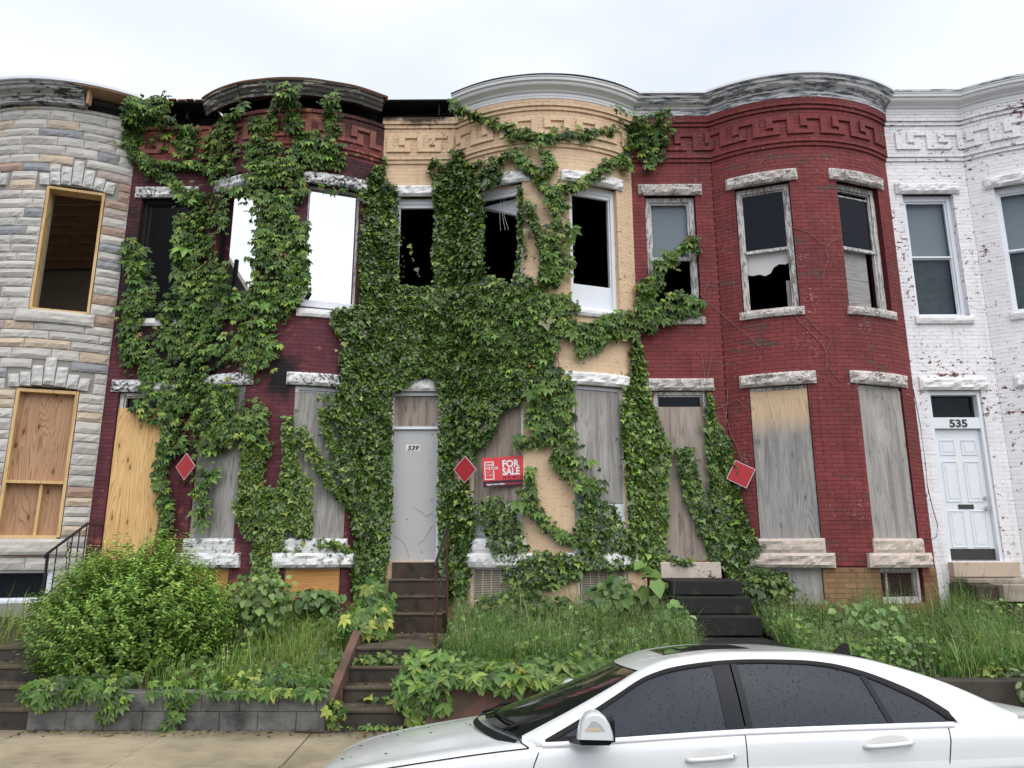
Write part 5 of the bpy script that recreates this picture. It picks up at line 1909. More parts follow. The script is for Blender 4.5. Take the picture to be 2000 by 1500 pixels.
def px_to_wall(pts):
    u, v = (pts[:, 0] - 1000) / FPX, (750 - pts[:, 1]) / FPX
    y0, z0 = cp_ - v * sp_, sp_ + v * cp_
    rx, ry, rz = u * cy_ - y0 * sy_, u * sy_ + y0 * cy_, z0
    Y = np.full(len(pts), -.2)
    for _ in range(8):
        x = (Y - CAM[1]) / ry * rx
        Y = .5 * Y + .5 * wall_y_np(x)
    t = (Y - CAM[1]) / ry
    return np.stack([t * rx, Y, CAM[2] + t * rz], 1)


def poly_points(poly, dens):
    P = np.array(poly, float)
    lo, hi = P.min(0), P.max(0)
    n = int((hi - lo).prod() * dens)
    q = lo + RNG.random((n, 2)) * (hi - lo)
    inside = np.zeros(n, bool)
    j = len(P) - 1
    for i in range(len(P)):
        xi, yi = P[i]
        xj, yj = P[j]
        c = ((yi > q[:, 1]) != (yj > q[:, 1])) & (q[:, 0] < (xj - xi) * (q[:, 1] - yi) / (yj - yi + 1e-9) + xi)
        inside ^= c
        j = i
    return q[inside]


def strand_points(path, width, dens):
    P = np.array(path, float)
    seg = np.linalg.norm(np.diff(P, axis=0), axis=1)
    cum = np.concatenate([[0], np.cumsum(seg)])
    n = int(cum[-1] * width * dens * 1.2) + 1
    d = RNG.random(n) * cum[-1]
    x = np.interp(d, cum, P[:, 0])
    y = np.interp(d, cum, P[:, 1])
    w = width * .38 * (1 - .55 * (d / max(1, cum[-1])))
    return np.stack([x + RNG.normal(0, .55, n) * w, y + RNG.normal(0, .55, n) * w], 1)


CLEAR = []


def cover(polys, strands, dens, jit=3.0, holes=0.0):
    pts = [poly_points(p, dens) for p in polys]
    thin = np.concatenate([strand_points(p, w, dens) for p, w in strands]) if strands else np.zeros((0, 2))
    pts = np.concatenate(pts)
    if holes:
        k = np.array([.9 * noise.noise(Vector((a * .024, b * .015, 2.2))) + .55 * noise.noise(Vector((a * .07, b * .05, 5.2))) for a, b in pts])
        pts = pts[k > -holes + RNG.normal(0, .08, len(pts))]
    pts = np.concatenate([pts, thin])
    pts = pts + RNG.normal(0, jit, pts.shape)
    stray = RNG.random(len(pts)) < .05        # straggling shoots outside the mat
    pts[stray] += RNG.normal(0, 8.0, (int(stray.sum()), 2))
    keep = np.ones(len(pts), bool)
    for (x0, y0, x1, y1, pr) in CLEAR:
        inb = (pts[:, 0] > x0) & (pts[:, 0] < x1) & (pts[:, 1] > y0) & (pts[:, 1] < y1)
        keep &= ~(inb & (RNG.random(len(pts)) < pr))
    return pts[keep]


# stretches the climbers leave free: signs, lintels, sills and open windows
CLEAR = [(284, 250, 348, 318, .85), (352, 298, 420, 345, .6), (670, 215, 745, 330, .9), (932, 876, 1034, 955, 1), (338, 880, 386, 936, .97), (886, 890, 930, 938, .97),
         (262, 358, 345, 384, .9), (440, 340, 502, 370, .75), (596, 334, 715, 376, .85), (220, 738, 262, 766, .9), (300, 738, 352, 764, .75), (410, 724, 470, 752, .8), (570, 724, 664, 752, .95),
         (350, 1046, 474, 1104, .85), (562, 1046, 640, 1100, .8), (640, 1046, 688, 1075, .6), (453, 390, 503, 555, .93), (604, 378, 698, 598, 1), (282, 392, 345, 560, .8), (382, 870, 470, 1040, .45), (585, 760, 655, 800, .8),
         (780, 395, 846, 562, .97), (950, 372, 1014, 540, .96), (1116, 380, 1196, 600, .98), (1120, 725, 1206, 935, .85), (800, 744, 856, 768, .85), (766, 768, 858, 1092, .99),
         (925, 960, 1030, 1035, .62), (920, 1040, 1035, 1095, .7), (1040, 870, 1085, 1070, .55), (1160, 960, 1222, 1090, .7), (1050, 1075, 1120, 1150, .5), (925, 1105, 1025, 1150, .85),
         (1265, 388, 1350, 560, .45), (1275, 740, 1380, 762, .8)]


M_IVY = m_leaf('ivy leaf', 0.55, 0.33, 0.12)
M_CREEP = m_leaf('creeper leaf', 0.45, 0.42, 0.22)
M_GRASSM = m_leaf('grass blade', 0.3, 0.5, 0.35)
M_STEM = m_plain('vine stem', (0.10, 0.062, 0.04), 0.85, 0.15, 0.3, 12)
M_TWIG = m_plain('pale dry stem', (0.30, 0.17, 0.14), 0.85, 0.15, 0.3, 12)
PAL_IVY = ([(0.022, 0.046, 0.010), (0.048, 0.092, 0.016), (0.092, 0.160, 0.024), (0.16, 0.24, 0.040), (0.12, 0.15, 0.065)], [3, 4, 3.4, 1.1, .3])
PAL_IVY_B = ([(0.036, 0.072, 0.013), (0.076, 0.138, 0.022), (0.135, 0.21, 0.034), (0.22, 0.28, 0.05)], [3, 4, 2.7, .8])
PAL_CREEP = ([(0.040, 0.084, 0.018), (0.080, 0.152, 0.029), (0.130, 0.220, 0.040), (0.25, 0.33, 0.06), (0.20, 0.13, 0.05)], [3, 5, 3.4, 1.1, .1])
PAL_CREEP_L = ([(0.060, 0.130, 0.026), (0.10, 0.195, 0.036), (0.165, 0.26, 0.05), (0.27, 0.33, 0.07)], [2.4, 4, 3, 1])


def stems(root, polys, n, base_y=1180, mat=None, r=.008):
    """woody stems climbing inside the cover"""
    rr = random.Random(9)
    for q in range(n):
        poly = rr.choice(polys)
        xs_ = [p[0] for p in poly]
        ys_ = [p[1] for p in poly]
        x = rr.uniform(min(xs_) + 5, max(xs_) - 5)
        y = max(ys_)
        pts = []
        top = min(ys_) + rr.uniform(0, .4) * (max(ys_) - min(ys_))
        while y > top:
            if inpoly(poly, x, y):
                X, Y, Z = on_wall(x, y, .03)
                pts.append((X, Y - .015, Z))
            elif len(pts) > 1:
                break
            y -= 14
            x += rr.uniform(-7, 7)
        if len(pts) > 3:
            m = MB()
            m.tube(pts, r * rr.uniform(.6, 1.3), 5, taper=.003)
            m.build('stem', mat or M_STEM, root)


def wall_vine(name, label, cat, polys, strands, tpl, dens, size, pal, mat, thick, singles, holes=0.0, tilt=(.25, .8), droop=.35, nst=6, base=.025, grp=None, jit=3.0, clump=True):
    pts = cover(polys, strands, dens, jit, holes)
    P = px_to_wall(pts)
    N = wall_n_np(P[:, 0])
    n = len(P)
    cl = np.array([noise.noise(Vector(p) * 2.6) + .6 * noise.noise(Vector(p) * 6.5) for p in P])
    cl = np.clip(.5 + .75 * cl, 0, 1.4)
    lay = RNG.random(n) ** .7
    out = base + thick * (0.35 + 0.65 * cl) * lay
    P = P + N * out[:, None]
    # above the frieze the shoots climb out over the cornice
    lift = np.clip((P[:, 2] - 9.22) / .3, 0, 1) * .36
    P = P + (np.array(CAM) - P) * (lift / 11.7)[:, None]
    # hang forward of frames and boards without sinking in
    nr = N + np.array([0, 0, 1.0]) * RNG.uniform(*tilt, (n, 1)) + RNG.normal(0, .38, (n, 3))
    dn = np.array([0, 0, -1.0]) + N * RNG.uniform(-.1, droop, (n, 1)) + RNG.normal(0, .45, (n, 3))
    R = frames(nr, dn)
    sz = size * np.exp(RNG.normal(0, .34, n))
    col = tints(n, *pal)
    # highlights and gap shade put into the tint: outer leaves brighter, inner ones darker
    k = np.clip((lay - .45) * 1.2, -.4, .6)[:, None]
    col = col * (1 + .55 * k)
    root = empty(name, P[np.argmin(P[:, 2])], label, cat, grp)
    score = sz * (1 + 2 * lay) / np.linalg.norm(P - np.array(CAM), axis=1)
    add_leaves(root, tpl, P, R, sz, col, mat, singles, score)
    stems(root, [q for q in polys if len(q) > 5], nst)
    return root


wall_vine('ivy', 'dense dark ivy engulfing the buff house around the grey steel door', 'ivy', IVY_BUFF, IVY_BUFF_STRANDS, IVY, .30, .048, PAL_IVY, M_IVY, .16, 300, .62, nst=14, jit=2.0, grp='wall ivy')
wall_vine('ivy', 'branching V of small-leaved ivy low on the maroon house between boarded windows', 'ivy', IVY_VEE, IVY_VEE_STRANDS, IVY, .26, .047, PAL_IVY_B, M_IVY, .08, 200, .20, nst=5, jit=1.5, grp='wall ivy')
wall_vine('ivy', 'pointed ivy column climbing the joint between the buff and red houses', 'ivy', IVY_JOINT, [([(1245, 690), (1240, 650)], 12), ([(1225, 760), (1216, 830), (1222, 900)], 20)], IVY, .25, .047, PAL_IVY_B, M_IVY, .09, 200, .8, nst=4, jit=1.5, grp='wall ivy')
wall_vine('ivy', 'forked ivy growing over the boarded door and pier of the red house', 'ivy', IVY_RED, [([(1310, 1095), (1350, 1100), (1395, 1125)], 16), ([(1386, 790), (1384, 770)], 8)], IVY, .25, .047, PAL_IVY, M_IVY, .09, 200, .8, nst=5, jit=1.5, grp='wall ivy')
wall_vine('creeper', 'five-leaved creeper draped from eaves to ground over the maroon house', 'creeper', CREEP_MAROON, CREEP_MAROON_STRANDS, PALM5, .060, .070, PAL_CREEP, M_CREEP, .18, 300, .10, (.35, 1.0), .6, 14, .03, 'wall creepers', 4.0)
wall_vine('creeper', 'five-leaved creeper sprawling between the upper windows of the buff house', 'creeper', CREEP_BUFF, CREEP_BUFF_STRANDS, PALM5, .056, .070, PAL_CREEP, M_CREEP, .15, 300, .32, (.35, 1.0), .6, 10, .05, 'wall creepers', 4.0)
wall_vine('creeper', 'small tuft of creeper hanging under the peeling cornice of the red house', 'creeper', CREEP_RED, CREEP_RED_STRANDS, PALM5, .050, .068, PAL_CREEP, M_CREEP, .20, 120, .6, (.35, 1.0), .6, 3, .04, 'wall creepers', 4.0)

# dead climber stems on the red wall
STEMS = [[(1545, 610), (1575, 640), (1600, 665), (1614, 690), (1614, 720), (1622, 745), (1632, 755)], [(1575, 620), (1605, 650), (1622, 662), (1614, 690)], [(1614, 690), (1618, 715), (1630, 730), (1645, 748)],
         [(1360, 570), (1395, 600), (1440, 640), (1490, 680)], [(1540, 440), (1580, 455), (1612, 480), (1618, 510), (1605, 545)], [(1618, 480), (1635, 465)], [(1375, 570), (1385, 550)],
         [(1390, 700), (1372, 770), (1376, 830)], [(1420, 760), (1415, 850), (1425, 900)], [(1395, 800), (1440, 780), (1460, 800)], [(1410, 790), (1425, 840), (1450, 900)], [(1370, 690), (1378, 740)]]
rt = empty('dead_vine', on_wall(1614, 755), 'bare dead climber stems clinging to the red brick wall', 'vine')
for path in STEMS:
    m = MB()
    pts = []
    for (a, b) in zip(path, path[1:]):
        for k in range(4):
            f = k / 4
            pts.append((a[0] + (b[0] - a[0]) * f + random.uniform(-1.5, 1.5), a[1] + (b[1] - a[1]) * f + random.uniform(-1.5, 1.5)))
    pts.append(path[-1])
    m.tube([on_wall(x, y, .016) for x, y in pts], .0065, 4, taper=.003)
    m.build('stem', M_TWIG, rt)


# ------------------------------------------------------------------ shrubs, weeds, grass
def privet(label, c, r, nsh, leaf, pal, sprout=.30, name='privet_shrub'):
    root = empty(name, (c[0], c[1], c[2] - r[2]), label, 'shrub')
    d = RNG.normal(0, 1, (nsh, 3))
    d /= np.linalg.norm(d, axis=1, keepdims=True)
    d = d[d[:, 2] > -.75]
    n = len(d)
    lump = np.array([1 + .20 * noise.noise(Vector(q) * 1.7 + Vector((4, 1, 0))) + .13 * noise.noise(Vector(q) * 4.2) for q in d])
    rad = lump * np.where(RNG.random(n) < .68, RNG.uniform(.90, 1.0, n), RNG.uniform(.45, .9, n))
    tip = np.array(c) + d * np.array(r) * rad[:, None]
    up = np.clip(d[:, 2], 0, 1)
    tip[:, 2] += up * (RNG.uniform(-.06, .12, n) + (RNG.random(n) < .16) * RNG.uniform(.05, .28, n))
    tip[:, :2] += d[:, :2] * ((RNG.random(n) < .12) * RNG.uniform(.05, .22, n))[:, None]
    dirs = d * np.array([1, 1, .6]) + np.array([0, 0, .9]) + RNG.normal(0, .28, (n, 3))
    dirs /= np.linalg.norm(dirs, axis=1, keepdims=True)
    L_ = RNG.uniform(.6, 1.2, n) * sprout
    pos, nrm, dwn, sz, cc = [], [], [], [], []
    k = 9
    for j in range(k):
        f = j / (k - 1)
        base = tip - dirs * (L_ * (1 - f))[:, None]
        ang = j * pi / 2 + RNG.uniform(0, 2 * pi, n)
        a = np.cross(dirs, np.array([.3, .8, .1]))
        a /= np.linalg.norm(a, axis=1, keepdims=True)
        b = np.cross(dirs, a)
        for sg in (1, -1):
            w = (a * np.cos(ang)[:, None] + b * np.sin(ang)[:, None]) * sg
            pos.append(base)
            dwn.append(w * .9 + dirs * RNG.uniform(.1, .6, (n, 1)) + np.array([0, 0, -.25]))
            nrm.append(dirs * 1.0 + np.array([0, 0, .6]) + RNG.normal(0, .25, (n, 3)))
            sz.append(leaf * RNG.uniform(.7, 1.25, n) * (1 - .35 * f))
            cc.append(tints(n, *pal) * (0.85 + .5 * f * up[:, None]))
    pos, nrm, dwn = map(np.concatenate, (pos, nrm, dwn))
    R = frames(nrm, dwn)
    add_leaves(root, OVAL, pos, R, np.concatenate(sz), np.clip(np.concatenate(cc), 0, .6), M_CREEP, 0)
    m = MB()
    for q in range(0, n, 14):
        m.tube([(c[0] + RNG.normal(0, .12), c[1] + RNG.normal(0, .12), c[2] - r[2] * .95), tuple(np.array(c) * .4 + tip[q] * .6 - np.array((0, 0, .1))), tuple(tip[q])], .008, 4, taper=.002)
    m.build('branches', M_STEM, root, fix=False, kind='stuff')
    return root


PAL_PRIVET = ([(0.095, 0.20, 0.040), (0.165, 0.31, 0.058), (0.26, 0.42, 0.080), (0.38, 0.52, 0.11)], [2.2, 4, 3.4, 1.6])
privet('large rounded privet bush spilling over the left steps and block wall', (-4.76, -2.25, 1.12), (1.20, .95, .92), 3000, .070, PAL_PRIVET, sprout=.32)


def blade_mesh(name, pos, h, lean, width, col, mat, seg=5):
    """arching grass blades: each leaves the ground steeply and bends over towards its tip"""
    n = len(pos)
    ang = RNG.uniform(0, 2 * pi, n)
    dx, dy = np.cos(ang), np.sin(ang)
    sx, sy = -dy, dx
    th0 = np.abs(RNG.normal(0, .22, n))
    x, z = np.zeros(n), np.zeros(n)
    V = []
    for j in range(seg + 1):
        f = j / seg
        w = width * (1 - f ** 2.2) if j < seg else width * 0.04
        c = np.stack([pos[:, 0] + dx * x, pos[:, 1] + dy * x, pos[:, 2] + z], 1)
        s_ = np.stack([sx * w / 2, sy * w / 2, np.zeros(n)], 1)
        V += [c - s_, c + s_]
        th = th0 + lean * (f + .5 / seg) ** 1.5
        x = x + np.sin(th) * h / seg
        z = z + np.cos(th) * h / seg
    V = np.stack(V, 1)
    k = 2 * (seg + 1)
    F = []
    for j in range(seg):
        a = 2 * j
        F += [(a, a + 1, a + 3), (a, a + 3, a + 2)]
    F = np.array(F)
    verts = V.reshape(-1, 3)
    faces = (F[None] + (np.arange(n) * k)[:, None, None]).reshape(-1, 3)
    me = bpy.data.meshes.new(name)
    me.vertices.add(len(verts))
    me.vertices.foreach_set('co', verts.ravel())
    me.loops.add(len(faces) * 3)
    me.loops.foreach_set('vertex_index', faces.ravel().astype(np.int32))
    me.polygons.add(len(faces))
    me.polygons.foreach_set('loop_start', np.arange(0, len(faces) * 3, 3, dtype=np.int32))
    me.polygons.foreach_set('loop_total', np.full(len(faces), 3, np.int32))
    a_ = me.attributes.new('tint', 'FLOAT_COLOR', 'POINT')
    a_.data.foreach_set('color', np.concatenate([np.repeat(col, k, 0), np.ones((n * k, 1))], 1).ravel())
    me.materials.append(mat)
    me.update()
    return me


def grass(name, label, x0, x1, y0, y1, n, h, pal, lean=.5, width=.007, seeds=0):
    x = RNG.uniform(x0, x1, n)
    y = RNG.uniform(y0, y1, n)
    ok = y < wall_y_np(x) - .03
    x, y = x[ok], y[ok]
    dn = np.array([noise.noise(Vector((a * 1.7, b * 1.7, 4))) for a, b in zip(x, y)])
    keep = RNG.random(len(x)) < .66 + 1.1 * dn
    x, y, dn = x[keep], y[keep], dn[keep]
    z = np.array([yard_z(a, b) for a, b in zip(x, y)]) - .03
    big = np.array([noise.noise(Vector((a * .9, b * .9, 11))) for a, b in zip(x, y)])
    hh = h * np.exp(RNG.normal(0, .38, len(x))) * (1 + .7 * dn + .5 * big)
    col = tints(len(x), *pal)
    col = col * (1 + .35 * dn[:, None])
    me = blade_mesh(name, np.stack([x, y, z], 1), hh, np.abs(RNG.normal(.75, .75, len(x))) * (.5 + lean), width * RNG.uniform(.6, 1.6, len(x)), col, M_GRASSM)
    o = link(name, me)
    tag(o, label, 'grass', kind='stuff')
    if seeds:
        i = RNG.choice(len(x), min(seeds, len(x)), replace=False)
        p = np.stack([x[i], y[i], z[i]], 1)
        hs = h * RNG.uniform(1.2, 1.75, len(i))
        m2 = blade_mesh(name, p, hs, RNG.uniform(.1, .8, len(i)), .0035, tints(len(i), [(.30, .33, .17), (.22, .28, .12)], [1, 1]), M_GRASSM)
        o2 = link('grass', m2)
        tag(o2, label.replace('grass', 'grass seed stalks', 1), 'grass', kind='stuff')
        # seed heads: sprays of tiny spikelets round each tip
        q = np.repeat(p, 14, 0)
        q[:, 2] += np.repeat(hs, 14) * RNG.uniform(.72, 1.0, len(q))
        q[:, :2] += RNG.normal(0, .035, (len(q), 2))
        nn = RNG.normal(0, 1, (len(q), 3))
        me3 = leaf_mesh('grass', OVAL, q, frames(nn, RNG.normal(0, 1, (len(q), 3)) + np.array([0, 0, -1])), .014, tints(len(q), [(.34, .36, .20), (.25, .30, .14)], [1, 1]), M_GRASSM)
        o3 = link('grass', me3)
        tag(o3, label.replace('grass', 'grass seed heads', 1), 'grass', kind='stuff')


PAL_G1 = ([(.13, .235, .045), (.20, .32, .065), (.28, .38, .10), (.36, .38, .17)], [3, 4, 2.5, 1])
PAL_G2 = ([(.060, .145, .046), (.100, .215, .058), (.16, .30, .070), (.27, .38, .13), (.40, .38, .20)], [3, 4, 3, 1.4, .3])
grass('grass', 'bright tall grass filling the left yard behind the block wall', -5.0, -2.1, -3.25, -.35, 12000, .21, PAL_G1, .9, seeds=160)
grass('grass', 'blue-green tall grass in the yard between the two stoops', -.90, 2.15, -3.2, -.55, 15000, .27, PAL_G2, .75, seeds=900)
grass('grass', 'rank tall grass below the red house basement windows', 3.25, 6.75, -3.25, -.55, 16000, .28, PAL_G2, .9, seeds=800)
grass('grass', 'grass in the yard at the far right', 7.75, 10.5, -3.2, -.6, 3000, .35, PAL_G2, .6)
grass('grass', 'grass in the yard at the far left', -10.5, -6.4, -3.2, -.6, 3000, .3, PAL_G1, .6)


def ground_cover(label, x0, x1, n, size, pal, hmax=.16):
    """low mixed leaves between the grasses"""
    x, y = RNG.uniform(x0, x1, n), RNG.uniform(-3.25, -.4, n)
    k = np.array([noise.noise(Vector((a * 1.3, b * 1.3, 20))) for a, b in zip(x, y)])
    ok = (y < wall_y_np(x) - .03) & (k > -.12 + RNG.normal(0, .12, n))
    x, y, k = x[ok], y[ok], k[ok]
    z = np.array([yard_z(a, b) for a, b in zip(x, y)]) + RNG.random(len(x)) * hmax * (1 + 2 * k)
    n = len(x)
    R = frames(np.array([0, -.5, 1.0]) + RNG.normal(0, .45, (n, 3)), np.array([0, -.6, -.5]) + RNG.normal(0, .7, (n, 3)))
    o = link('ground_cover', leaf_mesh('ground_cover', BROAD, np.stack([x, y, z], 1), R, size * np.exp(RNG.normal(0, .35, n)), tints(n, *pal) * (1 + .4 * k[:, None]), M_CREEP))
    tag(o, label, 'ground cover', kind='stuff')


PAL_GC = ([(.05, .11, .03), (.09, .18, .04), (.15, .26, .055), (.24, .34, .08)], [3, 4, 3, 1])
ground_cover('low mixed weeds among the left yard grass', -5.0, -2.1, 3200, .042, PAL_GC)
ground_cover('low mixed weeds among the middle yard grass', -.92, 2.15, 3400, .042, PAL_GC, .20)
ground_cover('low mixed weeds among the right yard grass', 3.25, 6.75, 3400, .042, PAL_GC, .20)


def clump(name, label, cat, c, r, n, tpl, size, pal, singles=0, grp=None, face=(0, -1, .9), mat=None, stemn=6, drop=0.0):
    """a leafy weed or trailing plant: leaves through a lumpy volume, on stalks from the ground"""
    c, r = np.array(c, float), np.array(r, float)
    d = RNG.normal(0, 1, (n, 3))
    d /= np.linalg.norm(d, axis=1, keepdims=True)
    lump = np.array([1 + .35 * noise.noise(Vector(q) * 2.2 + Vector(c)) for q in d])
    rad = lump * RNG.random(n) ** .45
    P = c + d * r * rad[:, None]
    P[:, 2] = np.maximum(P[:, 2], .16)
    nr = np.array(face) + d * .75 + RNG.normal(0, .45, (n, 3))
    dn = np.array([0, -.25, -.8]) + d * .9 + RNG.normal(0, .5, (n, 3))
    R = frames(nr, dn)
    sz = size * np.exp(RNG.normal(0, .25, n))
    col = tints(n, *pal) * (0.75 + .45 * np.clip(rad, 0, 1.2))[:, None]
    root = empty(name, (c[0], c[1], c[2] - r[2]), label, cat, grp)
    add_leaves(root, tpl, P, R, sz, col, mat or M_CREEP, singles, sz * (rad + .3) * (1 - .25 * P[:, 1] / 3.0))
    m = MB()
    for q in range(min(stemn, n)):
        m.tube([(c[0] + RNG.normal(0, r[0] * .3), c[1] + RNG.normal(0, r[1] * .2), c[2] - r[2]), tuple((P[q] + c) / 2), tuple(P[q])], .005, 4, taper=.002)
    if stemn:
        m.build('stalks', M_STEM, root, fix=False, kind='stuff')
    return root


def bank(name, label, x0, x1, n, tpl, size, pal, zt, drop, singles, y=-3.36, grp='trailing creepers', dens_noise=.2, depth=.22):
    """creeper lying along a wall top and hanging over its face"""
    x = RNG.uniform(x0, x1, n)
    k = np.array([noise.noise(Vector((a * 2.3, 0, 7.7))) for a in x])
    f = RNG.random(n)
    dz = (drop * (.55 + .9 * k)).clip(.02)
    hang = RNG.random(n) < .55
    z = np.where(hang, zt - f * dz, zt + .02 + .10 * RNG.random(n))
    yy = np.where(hang, -3.50 - .06 * RNG.random(n), y - .08 + depth * RNG.random(n) * 1.6)
    P = np.stack([x, yy, z + .03], 1)
    nr = np.array([0, -1, .75]) + RNG.normal(0, .38, (n, 3))
    dn = np.array([0, -.35, -1]) + RNG.normal(0, .45, (n, 3))
    sz = size * np.exp(RNG.normal(0, .22, n))
    root = empty(name, ((x0 + x1) / 2, -3.4, zt), label, 'creeper', grp)
    add_leaves(root, tpl, P, frames(nr, dn), sz, tints(n, *pal), M_CREEP, singles)
    return root


# trailing growth over the front walls
bank('creeper', 'five-leaved creeper hanging over the left end of the block wall', -5.25, -4.15, 120, PALM5, .09, PAL_CREEP, .50, .20, 150)
bank('creeper', 'sparse creeper along the middle of the block wall top', -4.05, -2.75, 42, PALM5, .085, PAL_CREEP_L, .50, .02, 42)
bank('creeper', 'bright creeper clump over the right end of the block wall', -2.75, -2.08, 95, PALM5, .090, PAL_CREEP_L, .52, .03, 95)
for (xa, zb_, lab) in ((-3.62, .05, 'single long creeper strand hanging to the pavement at the middle of the block wall'), (-4.28, .20, 'creeper strand hanging halfway down the block wall by the bush')):
    n = 34
    f = np.sort(RNG.random(n))
    P = np.stack([xa + .05 * np.sin(f * 5) + RNG.normal(0, .05, n), -3.50 - .03 * RNG.random(n), .56 - f * (.50 - zb_)], 1)
    rt = empty('creeper', (xa, -3.48, .5), lab, 'creeper', 'trailing creepers')
    add_leaves(rt, PALM5, P, frames(np.array([0, -1, .5]) + RNG.normal(0, .3, (n, 3)), np.array([0, -.2, -1]) + RNG.normal(0, .4, (n, 3))), .085, tints(n, *PAL_CREEP), M_CREEP, n)
    m = MB(); m.tube([(xa, -3.47, .58), (xa + .05, -3.49, .35), (xa + .03, -3.48, zb_ + .02)], .004, 4); m.build('stem', M_TWIG, rt)
bank('creeper', 'broad-leaved creeper along the top of the red-brown wall behind the car', -.98, 2.6, 1000, PALM3, .095, PAL_CREEP_L, .66, .20, 300, depth=.30)
clump('creeper', 'bright creeper cascading beside the lower steps under the handrail post', 'creeper', (-.98, -3.28, .52), (.34, .28, .42), 520, PALM3, .092, PAL_CREEP_L, 250, 'trailing creepers')
clump('creeper', 'heap of five-leaved creeper at the left of the stoop flight', 'creeper', (-2.12, -.75, 1.22), (.26, .3, .34), 190, PALM5, .125, PAL_CREEP_L, 150, 'trailing creepers')
clump('creeper', 'creeper spilling over the left cheek slab onto the landing', 'creeper', (-2.02, -1.75, 1.02), (.34, .4, .24), 200, PALM5, .115, PAL_CREEP_L, 150, 'trailing creepers')
clump('weed', 'small yellow-green seedling in the corner of the block wall and steps', 'weed', (-1.93, -3.48, .33), (.12, .05, .15), 26, PALM5, .075, PAL_CREEP_L, 26, 'weeds')
clump('weed', 'low ivy sprigs on the middle tread of the dark steps', 'weed', (-1.62, -2.62, .72), (.35, .05, .07), 90, IVY, .06, PAL_IVY_B, 60, 'weeds')
clump('weed', 'row of tiny leaves along a lower tread of the steps', 'weed', (-1.55, -2.95, .36), (.36, .03, .06), 50, IVY, .055, PAL_CREEP_L, 40, 'weeds')
clump('weed', 'scattered seedlings at the foot of the steps on the pavement', 'weed', (-1.5, -3.42, .15), (.36, .06, .03), 60, IVY, .04, PAL_CREEP_L, 40, 'weeds')
# yard weeds
clump('weed', 'lobed light-green bramble right of the privet bush', 'weed', (-3.42, -1.75, 1.28), (.42, .45, .42), 650, BROAD, .068, ([(.075, .15, .035), (.12, .21, .045), (.19, .27, .065)], [3, 4, 2]), 250, 'weeds')
clump('weed', 'broad-leaved vine below the right plywood basement window of the maroon house', 'weed', (-2.95, -.85, 1.28), (.42, .2, .15), 110, BROAD, .11, ([(.06, .125, .035), (.10, .18, .05), (.15, .23, .06)], [3, 4, 1]), 120, 'weeds')
clump('weed', 'large heart-leaved plant under the right basement grate of the buff house', 'weed', (1.80, -.85, 1.48), (.46, .30, .32), 26, BROAD, .20, ([(.10, .19, .045), (.14, .23, .06), (.19, .28, .085)], [3, 4, 1]), 26, 'weeds', (0, -.8, .5))
clump('weed', 'mixed weeds growing against the left basement grate of the buff house', 'weed', (.05, -.85, 1.22), (.75, .18, .17), 330, IVY, .085, PAL_IVY, 150, 'weeds')
clump('weed', 'leafy weeds between the ivy column and the black stoop', 'weed', (1.35, -.80, 1.30), (.36, .2, .25), 170, BROAD, .11, ([(.06, .125, .035), (.11, .19, .05), (.16, .24, .07)], [3, 4, 1]), 120, 'weeds')
clump('weed', 'goosefoot weeds standing in the grass right of the black stoop', 'weed', (4.35, -1.9, 1.02), (.45, .3, .33), 240, BROAD, .075, ([(.09, .17, .05), (.14, .23, .07), (.2, .28, .1)], [3, 4, 1]), 150, 'weeds')
clump('weed', 'low leafy weeds at the corner of the black stoop', 'weed', (1.95, -1.85, 1.02), (.25, .3, .26), 130, BROAD, .075, ([(.09, .17, .05), (.14, .23, .07), (.2, .28, .1)], [3, 4, 1]), 100, 'weeds')
clump('weed', 'shady ivy mass right of the black stoop beside the grey basement board', 'weed', (3.55, -.62, 1.32), (.4, .15, .30), 420, IVY, .07, PAL_IVY, 150, 'weeds')
clump('weed', 'yellow-green weed cushion on the left wall top near the steps', 'weed', (-2.98, -3.2, .55), (.26, .12, .10), 200, IVY, .045, ([(.2, .28, .05), (.3, .36, .07)], [1, 1]), 80, 'weeds')
clump('weed', 'yellow moss-like ground cover on the wall end behind the car boot', 'weed', (5.9, -3.2, .66), (1.1, .15, .10), 500, IVY, .05, ([(.16, .20, .04), (.22, .26, .05), (.10, .15, .04)], [1, 1, 1]), 100, 'weeds')
clump('weed', 'grey-green weed stalks standing behind the car boot', 'weed', (5.35, -3.55, .55), (.22, .06, .26), 60, OVAL, .10, ([(.10, .15, .06), (.14, .19, .08)], [1, 1]), 60, 'weeds')

# ------------------------------------------------------------------ fallen leaves and grit on the steps and along the wall foot
def litter(label, spots, n):
    P, N = [], []
    for (x0, x1, y0, y1, z) in spots:
        k = n // len(spots)
        P.append(np.stack([RNG.uniform(x0, x1, k), y1 - (y1 - y0) * RNG.random(k) ** 1.6, np.full(k, z + .004)], 1))
    P = np.concatenate(P)
    m = len(P)
    R = frames(np.array([0, 0, 1.0]) + RNG.normal(0, .3, (m, 3)), RNG.normal(0, 1, (m, 3)))
    c = tints(m, [(.20, .15, .05), (.28, .25, .08), (.10, .06, .03), (.05, .04, .03)], [2, 1.2, 3, 3])
    o = link('leaf_litter', leaf_mesh('leaf_litter', OVAL, P, R, .035 * np.exp(RNG.normal(0, .5, m)), c, M_CREEP))
    tag(o, label, 'leaf litter', kind='stuff')


